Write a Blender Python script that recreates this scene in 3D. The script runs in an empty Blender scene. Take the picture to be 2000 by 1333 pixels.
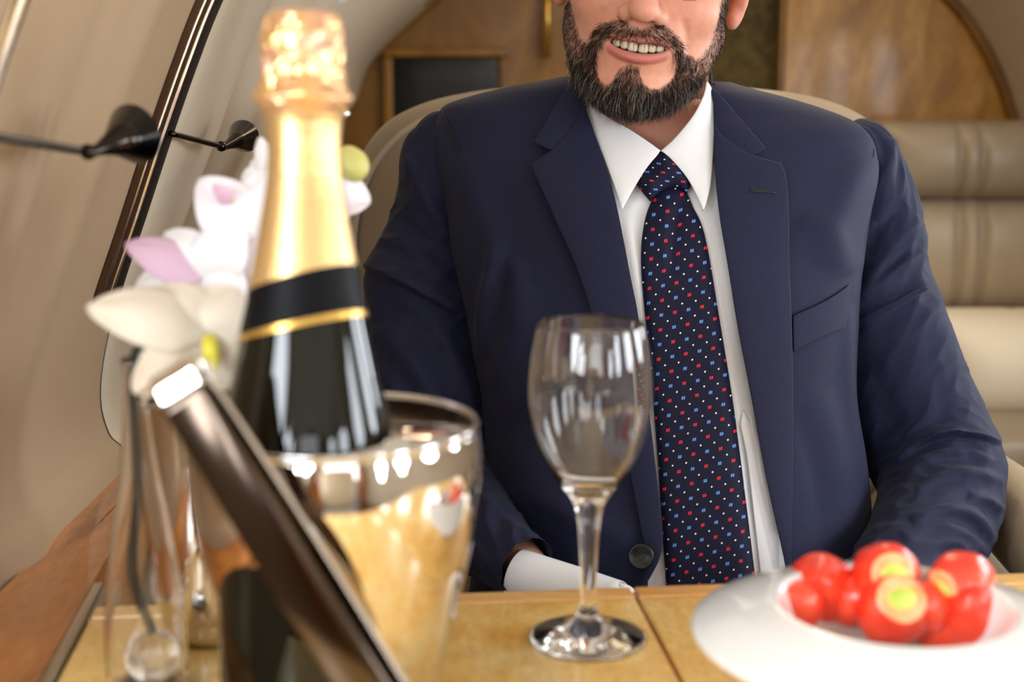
import bpy, math, random
import numpy as np
from mathutils import Vector, Matrix, noise as mnoise
from mathutils.bvhtree import BVHTree
from mathutils.geometry import delaunay_2d_cdt

random.seed(5); rng = np.random.default_rng(5)
sc = bpy.context.scene
COL = sc.collection
PI = math.pi

# ------------------------------------------------------------------ camera, world, lights, exposure
PITCH = math.radians(10); FPX = 2778.0; CAMZ = 1.07
cam_d = bpy.data.cameras.new('camera'); cam = bpy.data.objects.new('camera', cam_d); COL.objects.link(cam)
cam.location = (0, 0, CAMZ); cam.rotation_euler = (PI/2 - PITCH, 0, 0)
cam_d.sensor_width = 36; cam_d.lens = 36*FPX/2000; cam_d.clip_start = .01
cam_d.dof.use_dof = True; cam_d.dof.focus_distance = 1.27; cam_d.dof.aperture_fstop = 4.6
sc.camera = cam
sc.view_settings.view_transform = 'Standard'; sc.view_settings.look = 'None'
sc.view_settings.exposure = 0.03; sc.view_settings.gamma = 1; sc.view_settings.use_curve_mapping = False
sc.cycles.max_bounces = 14; sc.cycles.transmission_bounces = 12; sc.cycles.glossy_bounces = 6
sc.cycles.caustics_reflective = False; sc.cycles.caustics_refractive = False
sc.cycles.sample_clamp_indirect = 6
w = bpy.data.worlds.new('world'); sc.world = w; w.use_nodes = True
w.node_tree.nodes['Background'].inputs[0].default_value = (.9, .95, 1, 1)
w.node_tree.nodes['Background'].inputs[1].default_value = .3

def area(name, loc, target, sx, sy, power, col, shape='ELLIPSE'):
    l = bpy.data.lights.new(name, 'AREA'); l.shape = shape; l.size = sx; l.size_y = sy
    l.energy = power; l.color = col
    o = bpy.data.objects.new(name, l); COL.objects.link(o); o.location = loc
    o.rotation_euler = (Vector(target) - Vector(loc)).to_track_quat('-Z', 'Y').to_euler()
    return o
DAY = (.86, .93, 1.0); WARM = (1.0, .80, .56)
LWIN = [(-.445, .16, 1.12), (-.445, -.36, 1.12), (-.445, -.86, 1.12)]
RWIN = [(1.17, -.75, 1.10), (1.17, -.10, 1.10), (1.17, .55, 1.10), (1.17, 1.20, 1.10), (1.17, 1.85, 1.10)]
for i, p in enumerate(LWIN): area('window_daylight', (p[0]+.006, p[1], p[2]), (p[0]+1, p[1], p[2]-.41), .40 if i == 0 else .30, .38, (9, 8, 8)[i], DAY)
for p in RWIN: area('window_daylight', (p[0]-.006, p[1], p[2]), (p[0]-1, p[1], p[2]), .30, .42, 6, DAY)
area('ceiling_light', (.30, -.3, 1.66), (.30, -.3, 0), .30, 1.5, 14, (1, .93, .84), 'RECTANGLE')
area('ceiling_light', (.30, 2.2, 1.5), (.30, 2.2, 0), .18, 1.3, 5, WARM, 'RECTANGLE')
area('added_fill_light', (.35, -1.55, 1.25), (.3, 1, 1.0), 1.0, .6, 8, (.97, .97, 1), 'RECTANGLE')  # unseen fill lamp added behind the camera to light the scene from the front

# ------------------------------------------------------------------ projection helpers
cp, sp = math.cos(PITCH), math.sin(PITCH)
def P(px, py, Y):
    """world point seen at pixel (px,py) and at distance Y in front of the camera"""
    a = (px-1000)/FPX; b = (666.5-py)/FPX
    t = Y/(cp + b*sp)
    return np.array([t*a, Y, CAMZ + t*(-sp + b*cp)])
def T(px, py, z=.735):
    a = (px-1000)/FPX; b = (666.5-py)/FPX
    t = (z-CAMZ)/(-sp + b*cp)
    return np.array([t*a, t*(cp+b*sp), z])
def proj(v):
    v = np.asarray(v, float) - [0, 0, CAMZ]
    X = v[..., 0]; Yc = v[..., 1]*sp + v[..., 2]*cp; Z = v[..., 1]*cp - v[..., 2]*sp
    return np.stack([1000+FPX*X/Z, 666.5-FPX*Yc/Z], -1)

def lin(c):
    return tuple(((x/255)/12.92 if x/255 <= .04045 else ((x/255+.055)/1.055)**2.4) for x in c)

# ------------------------------------------------------------------ materials
def mat(name, rgb, rough=.5, metal=0, bump=0, bscale=200, spec=.5, sheen=0, trans=0, ior=1.45, coat=0, sss=0, vary=0, vscale=20, vdet=3, bdet=2, stretch=None, col2=None, attr=None, coord='Object', bdist=.001):
    m = bpy.data.materials.new(name); m.use_nodes = True
    nt = m.node_tree; b = nt.nodes['Principled BSDF']; L = nt.links
    c = lin(rgb) if max(rgb) > 1.0 else rgb
    b.inputs['Base Color'].default_value = (*c, 1); b.inputs['Roughness'].default_value = rough
    b.inputs['Metallic'].default_value = metal; b.inputs['Specular IOR Level'].default_value = spec
    b.inputs['Transmission Weight'].default_value = trans; b.inputs['IOR'].default_value = ior
    b.inputs['Coat Weight'].default_value = coat; b.inputs['Coat Roughness'].default_value = .06
    b.inputs['Sheen Weight'].default_value = sheen
    if sss:
        b.inputs['Subsurface Weight'].default_value = sss; b.inputs['Subsurface Scale'].default_value = .006
        b.inputs['Subsurface Radius'].default_value = (1, .4, .25)
    tc = nt.nodes.new('ShaderNodeTexCoord')
    src = tc.outputs[coord]
    if stretch:
        mp = nt.nodes.new('ShaderNodeMapping'); mp.inputs['Scale'].default_value = stretch
        L.new(src, mp.inputs[0]); src = mp.outputs[0]
    if vary or col2:
        n = nt.nodes.new('ShaderNodeTexNoise'); n.inputs['Scale'].default_value = vscale; n.inputs['Detail'].default_value = vdet
        L.new(src, n.inputs['Vector'])
        r = nt.nodes.new('ShaderNodeValToRGB'); r.color_ramp.elements[0].position = .35; r.color_ramp.elements[1].position = .65
        c2 = lin(col2) if col2 else tuple(min(1, x*(1+vary)) for x in c)
        c1 = c if col2 else tuple(x*(1-vary) for x in c)
        r.color_ramp.elements[0].color = (*c1, 1); r.color_ramp.elements[1].color = (*c2, 1)
        L.new(n.outputs['Fac'], r.inputs[0]); L.new(r.outputs[0], b.inputs['Base Color'])
    if attr:
        a = nt.nodes.new('ShaderNodeAttribute'); a.attribute_name = attr; L.new(a.outputs['Color'], b.inputs['Base Color'])
    if bump:
        n = nt.nodes.new('ShaderNodeTexNoise'); n.inputs['Scale'].default_value = bscale; n.inputs['Detail'].default_value = bdet
        L.new(src, n.inputs['Vector'])
        bn = nt.nodes.new('ShaderNodeBump'); bn.inputs['Strength'].default_value = bump; bn.inputs['Distance'].default_value = bdist
        L.new(n.outputs['Fac'], bn.inputs['Height']); L.new(bn.outputs[0], b.inputs['Normal'])
    return m

def wood(name, c1, c2, c3, stretch, scale=3, rough=.25, coat=.6, dist=2.5, vein=.5):
    """figured veneer: warped noise bands in object space"""
    m = bpy.data.materials.new(name); m.use_nodes = True
    nt = m.node_tree; b = nt.nodes['Principled BSDF']; L = nt.links; N = nt.nodes.new
    tc = N('ShaderNodeTexCoord'); mp = N('ShaderNodeMapping'); mp.inputs['Scale'].default_value = stretch
    L.new(tc.outputs['Object'], mp.inputs[0])
    n = N('ShaderNodeTexNoise'); n.inputs['Scale'].default_value = scale; n.inputs['Detail'].default_value = 6; n.inputs['Distortion'].default_value = dist
    L.new(mp.outputs[0], n.inputs['Vector'])
    r = N('ShaderNodeValToRGB'); e = r.color_ramp.elements
    e[0].position = .3; e[0].color = (*lin(c1), 1); e[1].position = .7; e[1].color = (*lin(c3), 1)
    k = e.new(.5); k.color = (*lin(c2), 1)
    L.new(n.outputs['Fac'], r.inputs[0])
    n2 = N('ShaderNodeTexNoise'); n2.inputs['Scale'].default_value = scale*14; n2.inputs['Detail'].default_value = 4
    L.new(mp.outputs[0], n2.inputs['Vector'])
    mx = N('ShaderNodeMix'); mx.data_type = 'RGBA'; mx.blend_type = 'MULTIPLY'; mx.inputs[0].default_value = vein
    r2 = N('ShaderNodeValToRGB'); r2.color_ramp.elements[0].color = (.45, .38, .3, 1); r2.color_ramp.elements[1].color = (1, 1, 1, 1)
    r2.color_ramp.elements[0].position = .3; r2.color_ramp.elements[1].position = .6
    L.new(n2.outputs['Fac'], r2.inputs[0])
    L.new(r.outputs[0], mx.inputs[6]); L.new(r2.outputs[0], mx.inputs[7]); L.new(mx.outputs[2], b.inputs['Base Color'])
    b.inputs['Roughness'].default_value = rough; b.inputs['Coat Weight'].default_value = coat; b.inputs['Coat Roughness'].default_value = .08
    return m

M = {}
M['suit'] = mat('navy_suit_cloth', (21, 25, 53), .75, bump=.35, bscale=900, sheen=.04, vary=.22, vscale=700, spec=.3)
M['lapel'] = mat('navy_lapel_cloth', (23, 26, 54), .75, bump=.3, bscale=900, sheen=.04, vary=.2, vscale=700, spec=.3)
M['shirt'] = mat('white_shirt_cotton', (228, 230, 235), .8, bump=.1, bscale=1400, spec=.2)
M['skin'] = mat('skin', (200, 140, 115), .48, bump=.25, bscale=420, sss=.12, attr='Col', bdet=4, spec=.4)
M['hair'] = mat('dark_hair', (40, 30, 26), .5)
M['beard'] = mat('beard_hair', (50, 40, 34), .45, attr='Col', spec=.15)
M['teeth'] = mat('tooth_enamel', (206, 194, 168), .3, sss=.1)
M['gum'] = mat('inner_mouth', (70, 22, 20), .5)
M['button'] = mat('black_button_horn', (14, 14, 16), .3)
M['trouser'] = mat('navy_trouser_cloth', (24, 28, 52), .85)
M['shoe'] = mat('black_shoe_leather', (12, 11, 11), .3)
M['wall'] = mat('beige_cabin_lining', (172, 148, 120), .55, bump=.06, bscale=500)
M['wall_pale'] = mat('pale_cabin_lining', (200, 186, 166), .6, bump=.1, bscale=600)
M['ceil'] = mat('ivory_ceiling_lining', (214, 204, 188), .6)
M['bronze'] = mat('bronze_trim', (96, 66, 48), .3, metal=.6)
M['chrome'] = mat('polished_chrome', (225, 225, 225), .08, metal=1)
M['steel'] = mat('polished_steel', (214, 208, 200), .035, metal=1)
M['tonedsteel'] = mat('reflection_toned_steel', (78, 67, 58), .12, metal=1)  # steel tinted dark: the dark reflection is put into the base colour
M['black'] = mat('black_rubber', (8, 8, 8), .5)
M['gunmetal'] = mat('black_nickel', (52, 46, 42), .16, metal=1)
M['table'] = wood('honey_veneer', (240, 182, 92), (252, 208, 124), (254, 224, 158), (2.2, 1, 1), 9, .3, .3, 1.5, .35)
M['table_edge'] = wood('honey_edge_band', (222, 164, 92), (234, 184, 114), (242, 200, 136), (1, 8, 6), 6, .3, .4, .5, .4)
M['ledge'] = wood('amber_veneer', (140, 78, 30), (190, 118, 52), (214, 142, 70), (6, 1, 6), 4, .16, .8, 1, .4)
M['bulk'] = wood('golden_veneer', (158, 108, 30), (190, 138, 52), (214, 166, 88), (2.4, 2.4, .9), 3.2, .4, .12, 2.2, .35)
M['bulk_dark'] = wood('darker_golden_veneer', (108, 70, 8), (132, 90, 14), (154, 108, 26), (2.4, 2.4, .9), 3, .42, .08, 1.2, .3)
M['screen'] = mat('switched_off_screen', (14, 14, 15), .25)
M['curtain'] = mat('olive_woven_panel', (86, 72, 34), .8, vary=.35, vscale=40, bump=.4, bscale=120)
M['leather'] = mat('grey_taupe_leather', (150, 134, 112), .38, bump=.35, bscale=260, bdet=4, vary=.06, vscale=8)
M['leather2'] = mat('pale_taupe_leather', (172, 154, 128), .36, bump=.3, bscale=200, bdet=4, vary=.06, vscale=8)
M['piping'] = mat('leather_piping', (176, 164, 146), .4)
M['cream'] = mat('cream_fabric', (232, 220, 196), .8, bump=.3, bscale=80)
M['carpet'] = mat('brown_carpet', (96, 76, 52), .95, vary=.2, vscale=200, bump=.5, bscale=400)
M['porcelain'] = mat('white_porcelain', (222, 220, 218), .12, coat=.6)
M['glass'] = mat('clear_glass', (1, 1, 1), 0, trans=1, ior=1.5)
M['water'] = mat('water', (1, 1, 1), 0, trans=1, ior=1.33)
M['bottle'] = mat('dark_green_bottle_glass', (3, 6, 2), .03, spec=.5)
M['foil'] = mat('gold_foil', (220, 184, 126), .36, metal=.8, bump=.35, bscale=420, bdet=1)
M['foil_pink'] = mat('rose_gold_foil', (226, 168, 150), .34, metal=.7, bump=.3, bscale=300)
M['foil_crumple'] = mat('crumpled_gold_foil', (230, 186, 122), .3, metal=.75, bump=.9, bscale=110, bdet=2, col2=(226, 176, 150), vscale=60, bdist=.003)
M['neckblack'] = mat('black_neck_label', (7, 7, 11), .5, spec=.12)
M['goldline'] = mat('gold_printed_band', (206, 164, 84), .3, metal=.8)
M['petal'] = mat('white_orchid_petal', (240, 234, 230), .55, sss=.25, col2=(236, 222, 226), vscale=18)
M['petal_shade'] = mat('shaded_orchid_petal', (204, 188, 168), .55, sss=.2, col2=(216, 202, 186), vscale=12)  # petal colour darkened to carry the shade on the front flower
M['petal_pink'] = mat('lilac_petal_blush', (206, 170, 192), .55, sss=.2)
M['lip'] = mat('yellow_orchid_lip', (206, 196, 60), .5)
M['bud'] = mat('green_orchid_bud', (172, 180, 100), .5, col2=(214, 190, 120), vscale=30)
M['stem'] = mat('dark_green_stem', (26, 30, 14), .5)
M['berry'] = mat('strawberry_skin', (222, 44, 26), .3, coat=.35, bump=.5, bscale=330, bdist=.0015, col2=(236, 74, 44), vscale=40)
M['berry_flesh'] = mat('strawberry_cut_flesh', (240, 138, 84), .4, col2=(246, 178, 126), vscale=90)
M['berry_core'] = mat('strawberry_green_core', (170, 188, 72), .5, col2=(196, 200, 96), vscale=120)
M['gold'] = mat('gold_wire', (220, 180, 100), .2, metal=1)
M['shade'] = mat('white_lamp_plastic', (235, 235, 232), .4)

# ------------------------------------------------------------------ object helpers
def empty(name, loc=(0, 0, 0)):
    o = bpy.data.objects.new(name, None); COL.objects.link(o); o.location = loc; o.empty_display_size = .05
    return o
def mk(name, V, F, m, parent=None, smooth=True, uv=None, col=None, sub=0, solid=0):
    """links one mesh object; V in world coordinates"""
    V = np.asarray(V, float)
    if parent is not None:
        off = np.array(WL(parent)); V = V - off
        loc = (0, 0, 0)
    else:
        c = V.mean(0); lo = V[:, 2].min(); loc = (c[0], c[1], lo); V = V - np.array(loc)
    me = bpy.data.meshes.new(name)
    me.from_pydata(V.tolist(), [], [list(map(int, f)) for f in F]); me.update()
    if smooth: me.polygons.foreach_set('use_smooth', [True]*len(me.polygons))
    if uv is not None:
        l = me.uv_layers.new(name='UVMap'); idx = np.zeros(len(me.loops), int); me.loops.foreach_get('vertex_index', idx)
        l.data.foreach_set('uv', np.asarray(uv)[idx].astype(np.float32).ravel())
    if col is not None:
        a = me.color_attributes.new('Col', 'FLOAT_COLOR', 'POINT')
        c = np.ones((len(V), 4), np.float32); c[:, :3] = col; a.data.foreach_set('color', c.ravel())
    me.materials.append(M[m] if isinstance(m, str) else m)
    o = bpy.data.objects.new(name, me); COL.objects.link(o); o.location = loc
    if parent is not None: o.parent = parent
    if solid:
        s = o.modifiers.new('thick', 'SOLIDIFY'); s.thickness = solid; s.offset = -1
    if sub:
        s = o.modifiers.new('sub', 'SUBSURF'); s.levels = sub; s.render_levels = sub
    return o
def WL(o):
    p = Vector(o.location)
    while o.parent is not None:
        o = o.parent; p = p + Vector(o.location)
    return p
def tag(o, label=None, cat=None, group=None, kind=None):
    if label: o['label'] = label
    if cat: o['category'] = cat
    if group: o['group'] = group
    if kind: o['kind'] = kind
    return o
class MB:
    def __init__(s): s.V = []; s.F = []; s.n = 0
    def add(s, V, F):
        V = np.asarray(V, float); s.V.append(V); s.F += [[i+s.n for i in f] for f in F]; s.n += len(V); return s
    def build(s, name, m, parent=None, **k): return mk(name, np.concatenate(s.V), s.F, m, parent, **k)
def gridF(nu, nv, wrap=False):
    """faces of a grid: index = v*nu + u"""
    F = []
    for v in range(nv-1):
        for u in range(nu if wrap else nu-1):
            F.append((v*nu+u, v*nu+(u+1) % nu, (v+1)*nu+(u+1) % nu, (v+1)*nu+u))
    return F
def lathe(prof, n=64, cap=True):
    """prof: (r,z) list -> V,F round the z axis, outward normals for profiles going up"""
    V = []; t = np.linspace(0, 2*PI, n, endpoint=False)
    for r, z in prof: V.append(np.stack([r*np.cos(t), r*np.sin(t), np.full(n, z)], 1))
    V = np.concatenate(V); F = gridF(n, len(prof), True)
    if cap:
        if prof[0][0] > 1e-5: F.append(tuple(range(n))[::-1])
        if prof[-1][0] > 1e-5: F.append(tuple(range((len(prof)-1)*n, len(prof)*n)))
    return V, F
def cr(pts, n=8, closed=False):
    """Catmull-Rom through points"""
    p = [np.array(q, float) for q in pts]
    if closed: p = [p[-1]]+p+[p[0], p[1]]
    else: p = [2*p[0]-p[1]]+p+[2*p[-1]-p[-2]]
    out = []
    for i in range(1, len(p)-2):
        a, b, c, d = p[i-1:i+3]
        for k in range(n):
            t = k/n
            out.append(.5*((2*b)+(-a+c)*t+(2*a-5*b+4*c-d)*t*t+(-a+3*b-3*c+d)*t**3))
    if not closed: out.append(p[-2])
    return np.array(out)
def tube(pts, r, n=10, closed=False):
    p = np.asarray(pts, float); m = len(p)
    r = np.broadcast_to(np.asarray(r, float), (m,))
    tn = np.gradient(p, axis=0) if not closed else np.roll(p, -1, 0)-np.roll(p, 1, 0)
    tn /= np.linalg.norm(tn, axis=1)[:, None]+1e-12
    up = np.array([0, 0, 1.]) if abs(tn[0, 2]) < .9 else np.array([1., 0, 0])
    s = np.cross(tn[0], up); s /= np.linalg.norm(s); V = []
    for i in range(m):
        s = s - tn[i]*np.dot(s, tn[i]); s /= np.linalg.norm(s); q = np.cross(tn[i], s)
        for k in range(n):
            a = 2*PI*k/n; V.append(p[i]+r[i]*(math.cos(a)*s+math.sin(a)*q))
    F = gridF(n, m, True)
    if closed: F += [((m-1)*n+u, (m-1)*n+(u+1) % n, (u+1) % n, u) for u in range(n)]
    else: F += [tuple(range(n))[::-1], tuple(range((m-1)*n, m*n))]
    return np.array(V), F
def rbox(sx, sy, sz, r=.01, n=4):
    """box with rounded corners, centred"""
    N = 2*n+6
    h = np.array([sx, sy, sz])/2; r = min(r, *(h*.999))
    V = []; F = []; cnt = 0
    for ax in range(3):
        for sg in (-1, 1):
            u, v = [(1, 2), (2, 0), (0, 1)][ax]
            def lineq(L):
                a = [-L+r*(1-math.cos(t)) for t in np.linspace(0, PI/2, n+1)]
                return np.array(a + list(np.linspace(-L+r, L-r, 5))[1:-1] + [-q for q in a[::-1]])
            A = lineq(h[u]); B = lineq(h[v]); g = np.zeros((len(B), len(A), 3))
            g[..., u] = A[None]; g[..., v] = B[:, None]; g[..., ax] = sg*h[ax]
            core = np.clip(g, -(h-r), h-r); d = g-core
            L = np.linalg.norm(d, axis=-1, keepdims=True); g = core+d/np.maximum(L, 1e-9)*r
            g = g.reshape(-1, 3); V.append(g)
            fs = gridF(len(A), len(B))
            F += [tuple(i+cnt for i in (f if sg > 0 else f[::-1])) for f in fs]; cnt += len(g)
    return np.concatenate(V), F
def xf(V, loc=(0, 0, 0), rot=(0, 0, 0), s=1):
    from mathutils import Euler
    R = np.array(Euler(rot).to_matrix()); return (np.asarray(V)*s) @ R.T + np.array(loc)
def frame(z, x=(1, 0, 0)):
    z = np.array(z, float); z /= np.linalg.norm(z); x = np.array(x, float); x -= z*np.dot(x, z); x /= np.linalg.norm(x)
    return np.stack([x, np.cross(z, x), z], 1)      # columns

# ---- signed distance modelling and surface nets
def sd_ell(p, c, r, R=None):
    q = p-np.array(c)
    if R is not None: q = q @ np.array(R)
    r = np.array(r); k0 = np.linalg.norm(q/r, axis=-1); k1 = np.linalg.norm(q/(r*r), axis=-1)
    return k0*(k0-1)/np.maximum(k1, 1e-9)
def sd_cap(p, a, b, ra, rb=None):
    rb = ra if rb is None else rb
    a = np.array(a, float); b = np.array(b, float); ab = b-a
    t = np.clip(((p-a) @ ab)/np.dot(ab, ab), 0, 1)
    return np.linalg.norm(p-a-t[..., None]*ab, axis=-1)-(ra+(rb-ra)*t)
def smin(a, b, k):
    h = np.clip(.5+.5*(b-a)/k, 0, 1); return b*(1-h)+a*h-k*h*(1-h)
def smax(a, b, k): return -smin(-a, -b, k)
def nets(fn, lo, hi, h):
    lo = np.array(lo, float); n = np.ceil((np.array(hi)-lo)/h).astype(int)+1
    D = np.empty(n, np.float32)
    ys, zs = np.arange(n[1])*h+lo[1], np.arange(n[2])*h+lo[2]
    for i0 in range(0, n[0], 12):
        xs = np.arange(i0, min(n[0], i0+12))*h+lo[0]
        g = np.stack(np.meshgrid(xs, ys, zs, indexing='ij'), -1); D[i0:i0+12] = fn(g)
    S = D < 0; acc = np.zeros(tuple(n-1)+(3,), np.float32); cnt = np.zeros(tuple(n-1), np.float32)
    def corner(A, o): return A[o[0]:n[0]-1+o[0], o[1]:n[1]-1+o[1], o[2]:n[2]-1+o[2]]
    for ax in range(3):
        for o1 in (0, 1):
            for o2 in (0, 1):
                a = [0, 0, 0]; u, v = [x for x in range(3) if x != ax]; a[u] = o1; a[v] = o2
                b = list(a); b[ax] = 1
                sa, sb = corner(S, a), corner(S, b); cr_ = sa != sb
                da, db = corner(D, a), corner(D, b); t = np.where(cr_, da/np.where(cr_, da-db, 1), 0)
                for k in range(3): acc[..., k] += np.where(cr_, (t if k == ax else a[k]), 0)
                cnt += cr_
    act = cnt > 0; idx = -np.ones(tuple(n-1), int); idx[act] = np.arange(act.sum())
    ijk = np.argwhere(act); V = lo+h*(ijk+acc[act]/cnt[act][:, None]); F = []
    for ax in range(3):
        u, v = [(1, 2), (2, 0), (0, 1)][ax]
        sl0 = [slice(1, -1)]*3; sl0[ax] = slice(0, n[ax]-1)
        A = S[tuple(sl0)]; sl1 = list(sl0); sl1[ax] = slice(1, n[ax]); B = S[tuple(sl1)]
        e = np.argwhere(A != B); s = A[tuple(e.T)]
        for k in (u, v): e[:, k] += 1
        def ix(du, dv):
            q = e.copy(); q[:, u] += du; q[:, v] += dv; return idx[tuple(q.T)]
        Q = np.stack([ix(-1, -1), ix(0, -1), ix(0, 0), ix(-1, 0)], 1)
        Q[~s] = Q[~s][:, ::-1]; F.append(Q)
    F = np.concatenate(F); F = F[(F >= 0).all(1)]
    return V, F
def smooth_mesh(V, F, it=2, lam=.5):
    F = np.asarray(F); E = np.concatenate([F[:, [0, 1]], F[:, [1, 2]], F[:, [2, 3]], F[:, [3, 0]]]); E = np.concatenate([E, E[:, ::-1]])
    deg = np.bincount(E[:, 0], minlength=len(V))[:, None]
    for _ in range(it):
        A = np.stack([np.bincount(E[:, 0], weights=V[E[:, 1], k], minlength=len(V)) for k in range(3)], 1)/np.maximum(deg, 1)
        V = V+(A-V)*lam
    return V
def vnormals(V, F):
    F = np.asarray(F); n = np.cross(V[F[:, 2]]-V[F[:, 0]], V[F[:, -1]]-V[F[:, 1]])
    N = np.zeros_like(V)
    for k in range(F.shape[1]):
        for j in range(3): N[:, j] += np.bincount(F[:, k], weights=n[:, j], minlength=len(V))
    return N/(np.linalg.norm(N, axis=1)[:, None]+1e-12)

def seg_dist(p, poly, closed=False):
    """min distance, signed side, and arclength fraction from points to polyline (pixels)"""
    q = np.asarray(poly, float)
    if closed: q = np.vstack([q, q[:1]])
    best = np.full(len(p), 1e9); side = np.zeros(len(p)); fr = np.zeros(len(p)); n = len(q)-1
    for i in range(n):
        a, b = q[i], q[i+1]; ab = b-a; L = np.dot(ab, ab)+1e-9
        t = np.clip(((p-a) @ ab)/L, 0, 1); d = p-a-t[:, None]*ab; dd = np.hypot(d[:, 0], d[:, 1])
        s = ab[0]*(p[:, 1]-a[1])-ab[1]*(p[:, 0]-a[0]); u = dd < best
        best[u] = dd[u]; side[u] = np.sign(s[u]); fr[u] = (i+t[u])/n
    return best, side, fr
def inside(p, poly):
    p = np.asarray(p); q = np.asarray(poly); c = np.zeros(len(p), bool)
    x, y = p[:, 0], p[:, 1]; j = len(q)-1
    for i in range(len(q)):
        a, b = q[i], q[j]
        m = ((a[1] > y) != (b[1] > y)) & (x < (b[0]-a[0])*(y-a[1])/(b[1]-a[1]+1e-12)+a[0]); c ^= m; j = i
    return c
FK = 1.35
def folds(V, N, L):
    """raise cloth creases: each (polyline px, width px, amplitude m, kind) where kind 0 = soft ridge, 1/-1 = tucked fold with a sharp drop on one side"""
    px = proj(V); cam_ = np.array([0, 0, CAMZ]); fac = np.einsum('ij,ij->i', N, cam_-V) > -.02
    out = np.zeros(len(V))
    for poly, wd, amp, kind in L:
        amp = amp*FK
        c = cr(poly, 5) if len(poly) > 2 else np.array(poly, float)
        d, s, f = seg_dist(px, c)
        tp = np.clip(np.sin(np.clip(f, 0, 1)*PI), 0, 1)**.5
        if kind == 0: h = np.exp(-(d/wd)**2)
        else: h = np.where(s*kind > 0, np.exp(-d/wd), np.exp(-(d/(wd*.13))**2))
        out += amp*h*tp*fac
    return V+N*out[:, None]

def drape(poly, bvh, off, step=7, pil=0, pw=10, depth=None):
    """tessellate a pixel outline and lay it on a surface (bvh) as seen from the camera, lifted by off metres"""
    poly = np.asarray(poly, float); out = []
    for i in range(len(poly)):
        a = poly[i]; b = poly[(i+1) % len(poly)]; L = np.hypot(*(b-a)); k = max(1, int(round(L/step)))
        for j in range(k): out.append(a+(b-a)*j/k)
    B = np.array(out); lo = B.min(0); hi = B.max(0)
    gx, gy = np.meshgrid(np.arange(lo[0], hi[0], step), np.arange(lo[1], hi[1], step*.87))
    gx = gx+(np.arange(gx.shape[0]) % 2)[:, None]*step/2
    G = np.stack([gx.ravel(), gy.ravel()], 1); G = G[inside(G, B)]
    if len(G): G = G[seg_dist(G, B, True)[0] > step*.55]
    nb = len(B)
    tB = np.roll(B, -1, 0)-np.roll(B, 1, 0); tB /= np.hypot(tB[:, 0], tB[:, 1])[:, None]+1e-9; nB = np.stack([-tB[:, 1], tB[:, 0]], 1)
    ar = .5*np.sum(B[:, 0]*np.roll(B[:, 1], -1)-np.roll(B[:, 0], -1)*B[:, 1])
    if ar < 0: nB = -nB
    rings = []
    for dd in (2.0, 5.0, 9.0):
        I = B+nB*dd; k_ = inside(I, B); I = I[k_]; I = I[seg_dist(I, B, True)[0] > dd*.9] if len(I) else I; rings.append(I)
    if len(G): G = G[seg_dist(G, B, True)[0] > 9+step*.5]
    A = np.vstack([B]+[r_ for r_ in rings if len(r_)]+([G] if len(G) else []))
    r = delaunay_2d_cdt([Vector(q) for q in A], [], [list(range(nb))], 1, 1e-6)
    A2 = np.array([tuple(v) for v in r[0]]); Fs = [tuple(f) for f in r[2]]
    de = seg_dist(A2, B, True)[0] if pil else np.zeros(len(A2))
    V = np.zeros((len(A2), 3)); o = Vector((0, 0, CAMZ))
    for i, (x, y) in enumerate(A2):
        d = Vector(P(x, y, 1.0))-o; d.normalize()
        h, n, _, _ = bvh.ray_cast(o, d)
        if h is None:
            h = Vector(P(x, y, depth or 1.38)); n = Vector((0, -1, 0))
        if n.dot(d) > 0: n = -n
        n = (n*.6 - d*.4).normalized()
        k = off(x, y) if callable(off) else off
        k += pil*(1-math.exp(-de[i]/pw)) if pil else 0
        # keep the outline where the photograph has it: slide along the view ray
        V[i] = h - d*(k/max(.35, -n.dot(d)))
    F = []
    for f in Fs:
        a, b, c = (V[k] for k in f[:3]); nn = np.cross(b-a, c-a)
        F.append(f if np.dot(nn, np.array(o)-a) > 0 else f[::-1])
    return V, F, A2
# ------------------------------------------------------------------ cabin shell
# cross-section of the left lining at the seam (Y=1.23): bottom -> top centre, as (x, z)
def xz(px, py, Y): q = P(px, py, Y); return (q[0], q[2])
SL0 = [(-.31, .30), (-.345, .60), xz(250, 920, 1.23), xz(208, 850, 1.23), xz(192, 780, 1.23), xz(203, 680, 1.23), xz(235, 560, 1.23), xz(280, 425, 1.23), xz(332, 265, 1.23), xz(381, 125, 1.23), xz(430, 0, 1.23), (-.195, 1.245), (-.06, 1.44), (.33, 1.66)]
SL3 = [(-.40, .30), (-.46, .60), (-.47, .74), (-.46, .80), (-.45, .87), (-.44, .93), (-.42, .99), (-.39, 1.03), xz(682, 200, 3.2), xz(702, 140, 3.2), xz(745, 85, 3.2), xz(840, 0, 3.2), (-.02, 1.40), (.33, 1.50)]
SR0 = [(1.12, .30), (1.17, .60), (1.19, .74), (1.20, .80), (1.20, .87), (1.20, .95), (1.20, 1.02), (1.20, 1.08), (1.19, 1.14), (1.18, 1.20), (1.15, 1.30), (1.0, 1.48), (.7, 1.62), (.33, 1.66)]
SR3 = [(1.10, .30), (1.20, .60), (1.22, .74), (1.22, .80), (1.21, .87), (1.20, .93), (1.175, .99), xz(1990, 255, 3.2), xz(1975, 228, 3.2), xz(1952, 160, 3.2), xz(1915, 85, 3.2), xz(1852, 0, 3.2), (.80, 1.38), (.33, 1.50)]
def sect(S, n=6): return cr(S, n)
def left_profile(Y):
    A, B = sect(SL0), sect(SL3)
    if Y <= 1.23:
        A = A.copy(); k = min(1, max(0, (.64-Y)/.22)); k = k*k*(3-2*k); A[:, 0] -= .22*k*np.clip((1.5-A[:, 1])/.3, 0, 1); return A
    t = min(1, (Y-1.23)/1.97); return A*(1-t)+B*t
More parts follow.
